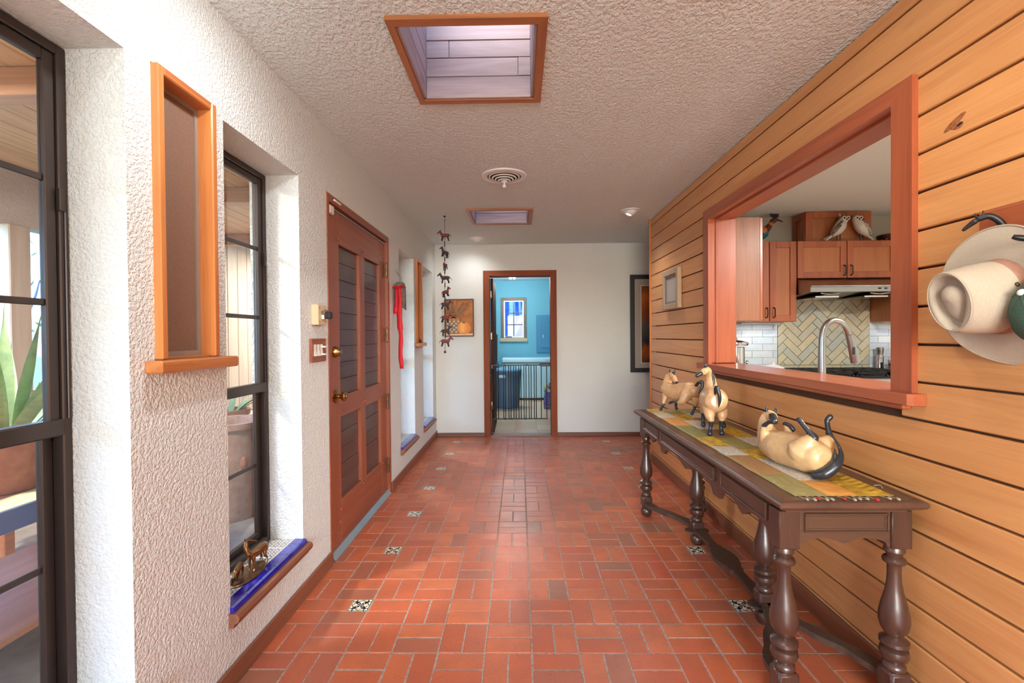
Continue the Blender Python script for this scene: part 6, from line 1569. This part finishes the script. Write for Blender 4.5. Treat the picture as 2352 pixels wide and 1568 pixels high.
# ------------------------------------------------------------------ birds and basket on the kitchen cabinets
def birds():
    bm = vcol('painted_wood', .5, 0, .25, 60, .1)
    t = thing('rooster_figure', 'colourful painted bird figure with crest on the left kitchen cabinet', 'figurine', (2.24, 4.36, 2.10))
    T1, O1, B1, N1 = srgb(30, 110, 120), srgb(206, 110, 60), srgb(92, 48, 38), srgb(40, 34, 40)
    organic('body', [(N1, [(2.10, 4.36, 2.205, .050), (2.17, 4.36, 2.195, .060), (2.215, 4.36, 2.195, .055)]), (T1, [(2.235, 4.36, 2.182, .045), (2.275, 4.36, 2.205, .040)]), (O1, [(2.225, 4.345, 2.222, .040), (2.26, 4.345, 2.232, .036)]), (B1, [(2.285, 4.36, 2.232, .036), (2.318, 4.36, 2.265, .027)]), (O1, [(2.335, 4.36, 2.290, .025)]),
                     (B1, [(2.352, 4.36, 2.315, .024), (2.380, 4.36, 2.336, .025)]), (N1, [(2.40, 4.36, 2.335, .010), (2.44, 4.36, 2.318, .006), (2.456, 4.36, 2.312, .0025)]), (N1, [(2.19, 4.36, 2.15, .012), (2.19, 4.36, 2.112, .010)]), (N1, [(2.19, 4.33, 2.106, .006), (2.22, 4.36, 2.106, .006), (2.19, 4.39, 2.106, .006)])], .005, bm, t, 2)
    for k in range(6): MB().tube([(2.355+.010*k, 4.36, 2.358), (2.340+.013*k, 4.36, 2.380), (2.330+.016*k, 4.36, 2.389)], [.007, .006, .003], 6, True, 2).build('crest_feather', plain('crest_%d' % k, N1, .5), t, True)
    WH, GB, DB = srgb(214, 206, 192), srgb(128, 110, 84), srgb(62, 56, 52)
    def owl(label, sx, cx, dark):
        t = thing('owl_figure', label, 'figurine', (cx, 4.265, 2.10), 'owl figures'); y = 4.268
        P = lambda dx, z: (cx+sx*dx, z)
        def ch(col, pts): return (col, [(cx+sx*dx, y+dy, z, r) for dx, dy, z, r in pts])
        organic('body', [ch(WH, [(-.030, 0, 2.175, .026), (0, -.004, 2.205, .042), (.028, -.004, 2.245, .046), (.045, 0, 2.275, .038)]), ch(WH, [(.058, -.004, 2.302, .034)]),
                         ch(dark, [(-.020, .016, 2.20, .030), (.012, .022, 2.245, .036), (.03, .020, 2.285, .026)]), ch(dark, [(.052, .012, 2.322, .030)])], .0045, vcol('owl_ceramic_%s' % sx, .6, 0, .35, 120, .25), t, 2)
        for k in range(3):
            MB().tube([(cx-sx*.022-sx*.006*k, y+.004*k, 2.178-.008*k), (cx-sx*.062-sx*.004*k, y+.004*k, 2.148), (cx-sx*.100-sx*.006*k, y+.004*k, 2.118+.004*k)], [.012, .011, .005], 8, True, 2, (0, 1, 0), .5).build('tail_feather', plain('owl_tail_%d%d' % (k, sx), DB if k % 2 else WH, .6), t, True)
        # wing with feather tips
        mb = MB()
        w = MB().tube([(cx+sx*.030, y-.030, 2.282), (cx+sx*.0, y-.040, 2.245), (cx-sx*.035, y-.030, 2.200), (cx-sx*.062, y-.018, 2.165)], [.012, .022, .018, .006], 10, True, 3, (0, 1, 0), .45).build('wing', speckled('owl_wing_%d' % sx, DB, WH if sx < 0 else GB, 60, .6, .3), t, True)
        for k in range(4): MB().ball((cx+sx*(.012-.016*k), y-.046+.004*k, 2.255-.018*k), (.012, .004, .006), 8, 6).build('feather', plain('owl_feather_%d%d' % (k, sx), WH, .6), w, True)
        for dx in (.040, .076):
            d = MB().lathe([(.0175, 0), (.0165, .004), (.010, .005), (.0095, .003), (.0003, .003)], (cx+sx*dx, y-.036, 2.312), '-Y', 18).build('eye_disc', plain('owl_eye_white', srgb(232, 226, 212), .6), t, True)
            MB().ball((cx+sx*dx, y-.040, 2.312), (.008, .004, .008), 10, 8).build('eye', M['black_pl'], d, True)
        MB().tube([(cx+sx*.058, y-.038, 2.306), (cx+sx*.059, y-.048, 2.298), (cx+sx*.059, y-.046, 2.288)], [.006, .005, .002], 8, True, 2).build('beak', plain('owl_beak', srgb(90, 76, 60), .5), t, True)
        for dx in (.0, .026):
            MB().tube([(cx+sx*dx, y-.004, 2.175), (cx+sx*(dx-.003), y-.006, 2.104)], .0045, 6).tube([(cx+sx*(dx-.014), y-.018, 2.104), (cx+sx*dx, y-.004, 2.105), (cx+sx*(dx+.014), y-.018, 2.104)], .004, 6).build('leg', plain('owl_leg', DB, .6), t, True)
        if sx > 0: MB().tube([(cx+sx*.030, y, 2.335), (cx+sx*.024, y, 2.352), (cx+sx*.026, y, 2.362)], [.006, .005, .002], 8).build('ear_tuft', plain('owl_tuft', WH, .6), t, True)
    owl('brown and white owl figure leaning right against its partner on the cabinet', 1, 2.885, GB)
    owl('pale grey owl figure leaning left against its partner on the cabinet', -1, 3.115, srgb(168, 160, 150))
    c = (3.47, 4.36, 2.101); t = thing('wooden_bowl', 'dark carved wooden bowl on the right kitchen cabinet', 'bowl', c)
    MB().lathe([(.0001, 0), (.075, 0), (.09, .01), (.122, .045), (.135, .078), (.128, .080), (.11, .045), (.08, .018), (.0001, .014)], c, 'Z', 28).build('bowl', speckled('carved_wood', srgb(112, 74, 50), srgb(70, 44, 32), 30, .6, .5), t, True)
    for k in range(16):
        a = 2*math.pi*k/16; MB().ball((c[0]+.110*math.cos(a), c[1]+.110*math.sin(a), c[2]+.034), (.012, .012, .010), 8, 6).build('carved_notch', plain('carved_light', srgb(140, 96, 66), .6), t, True)
birds()
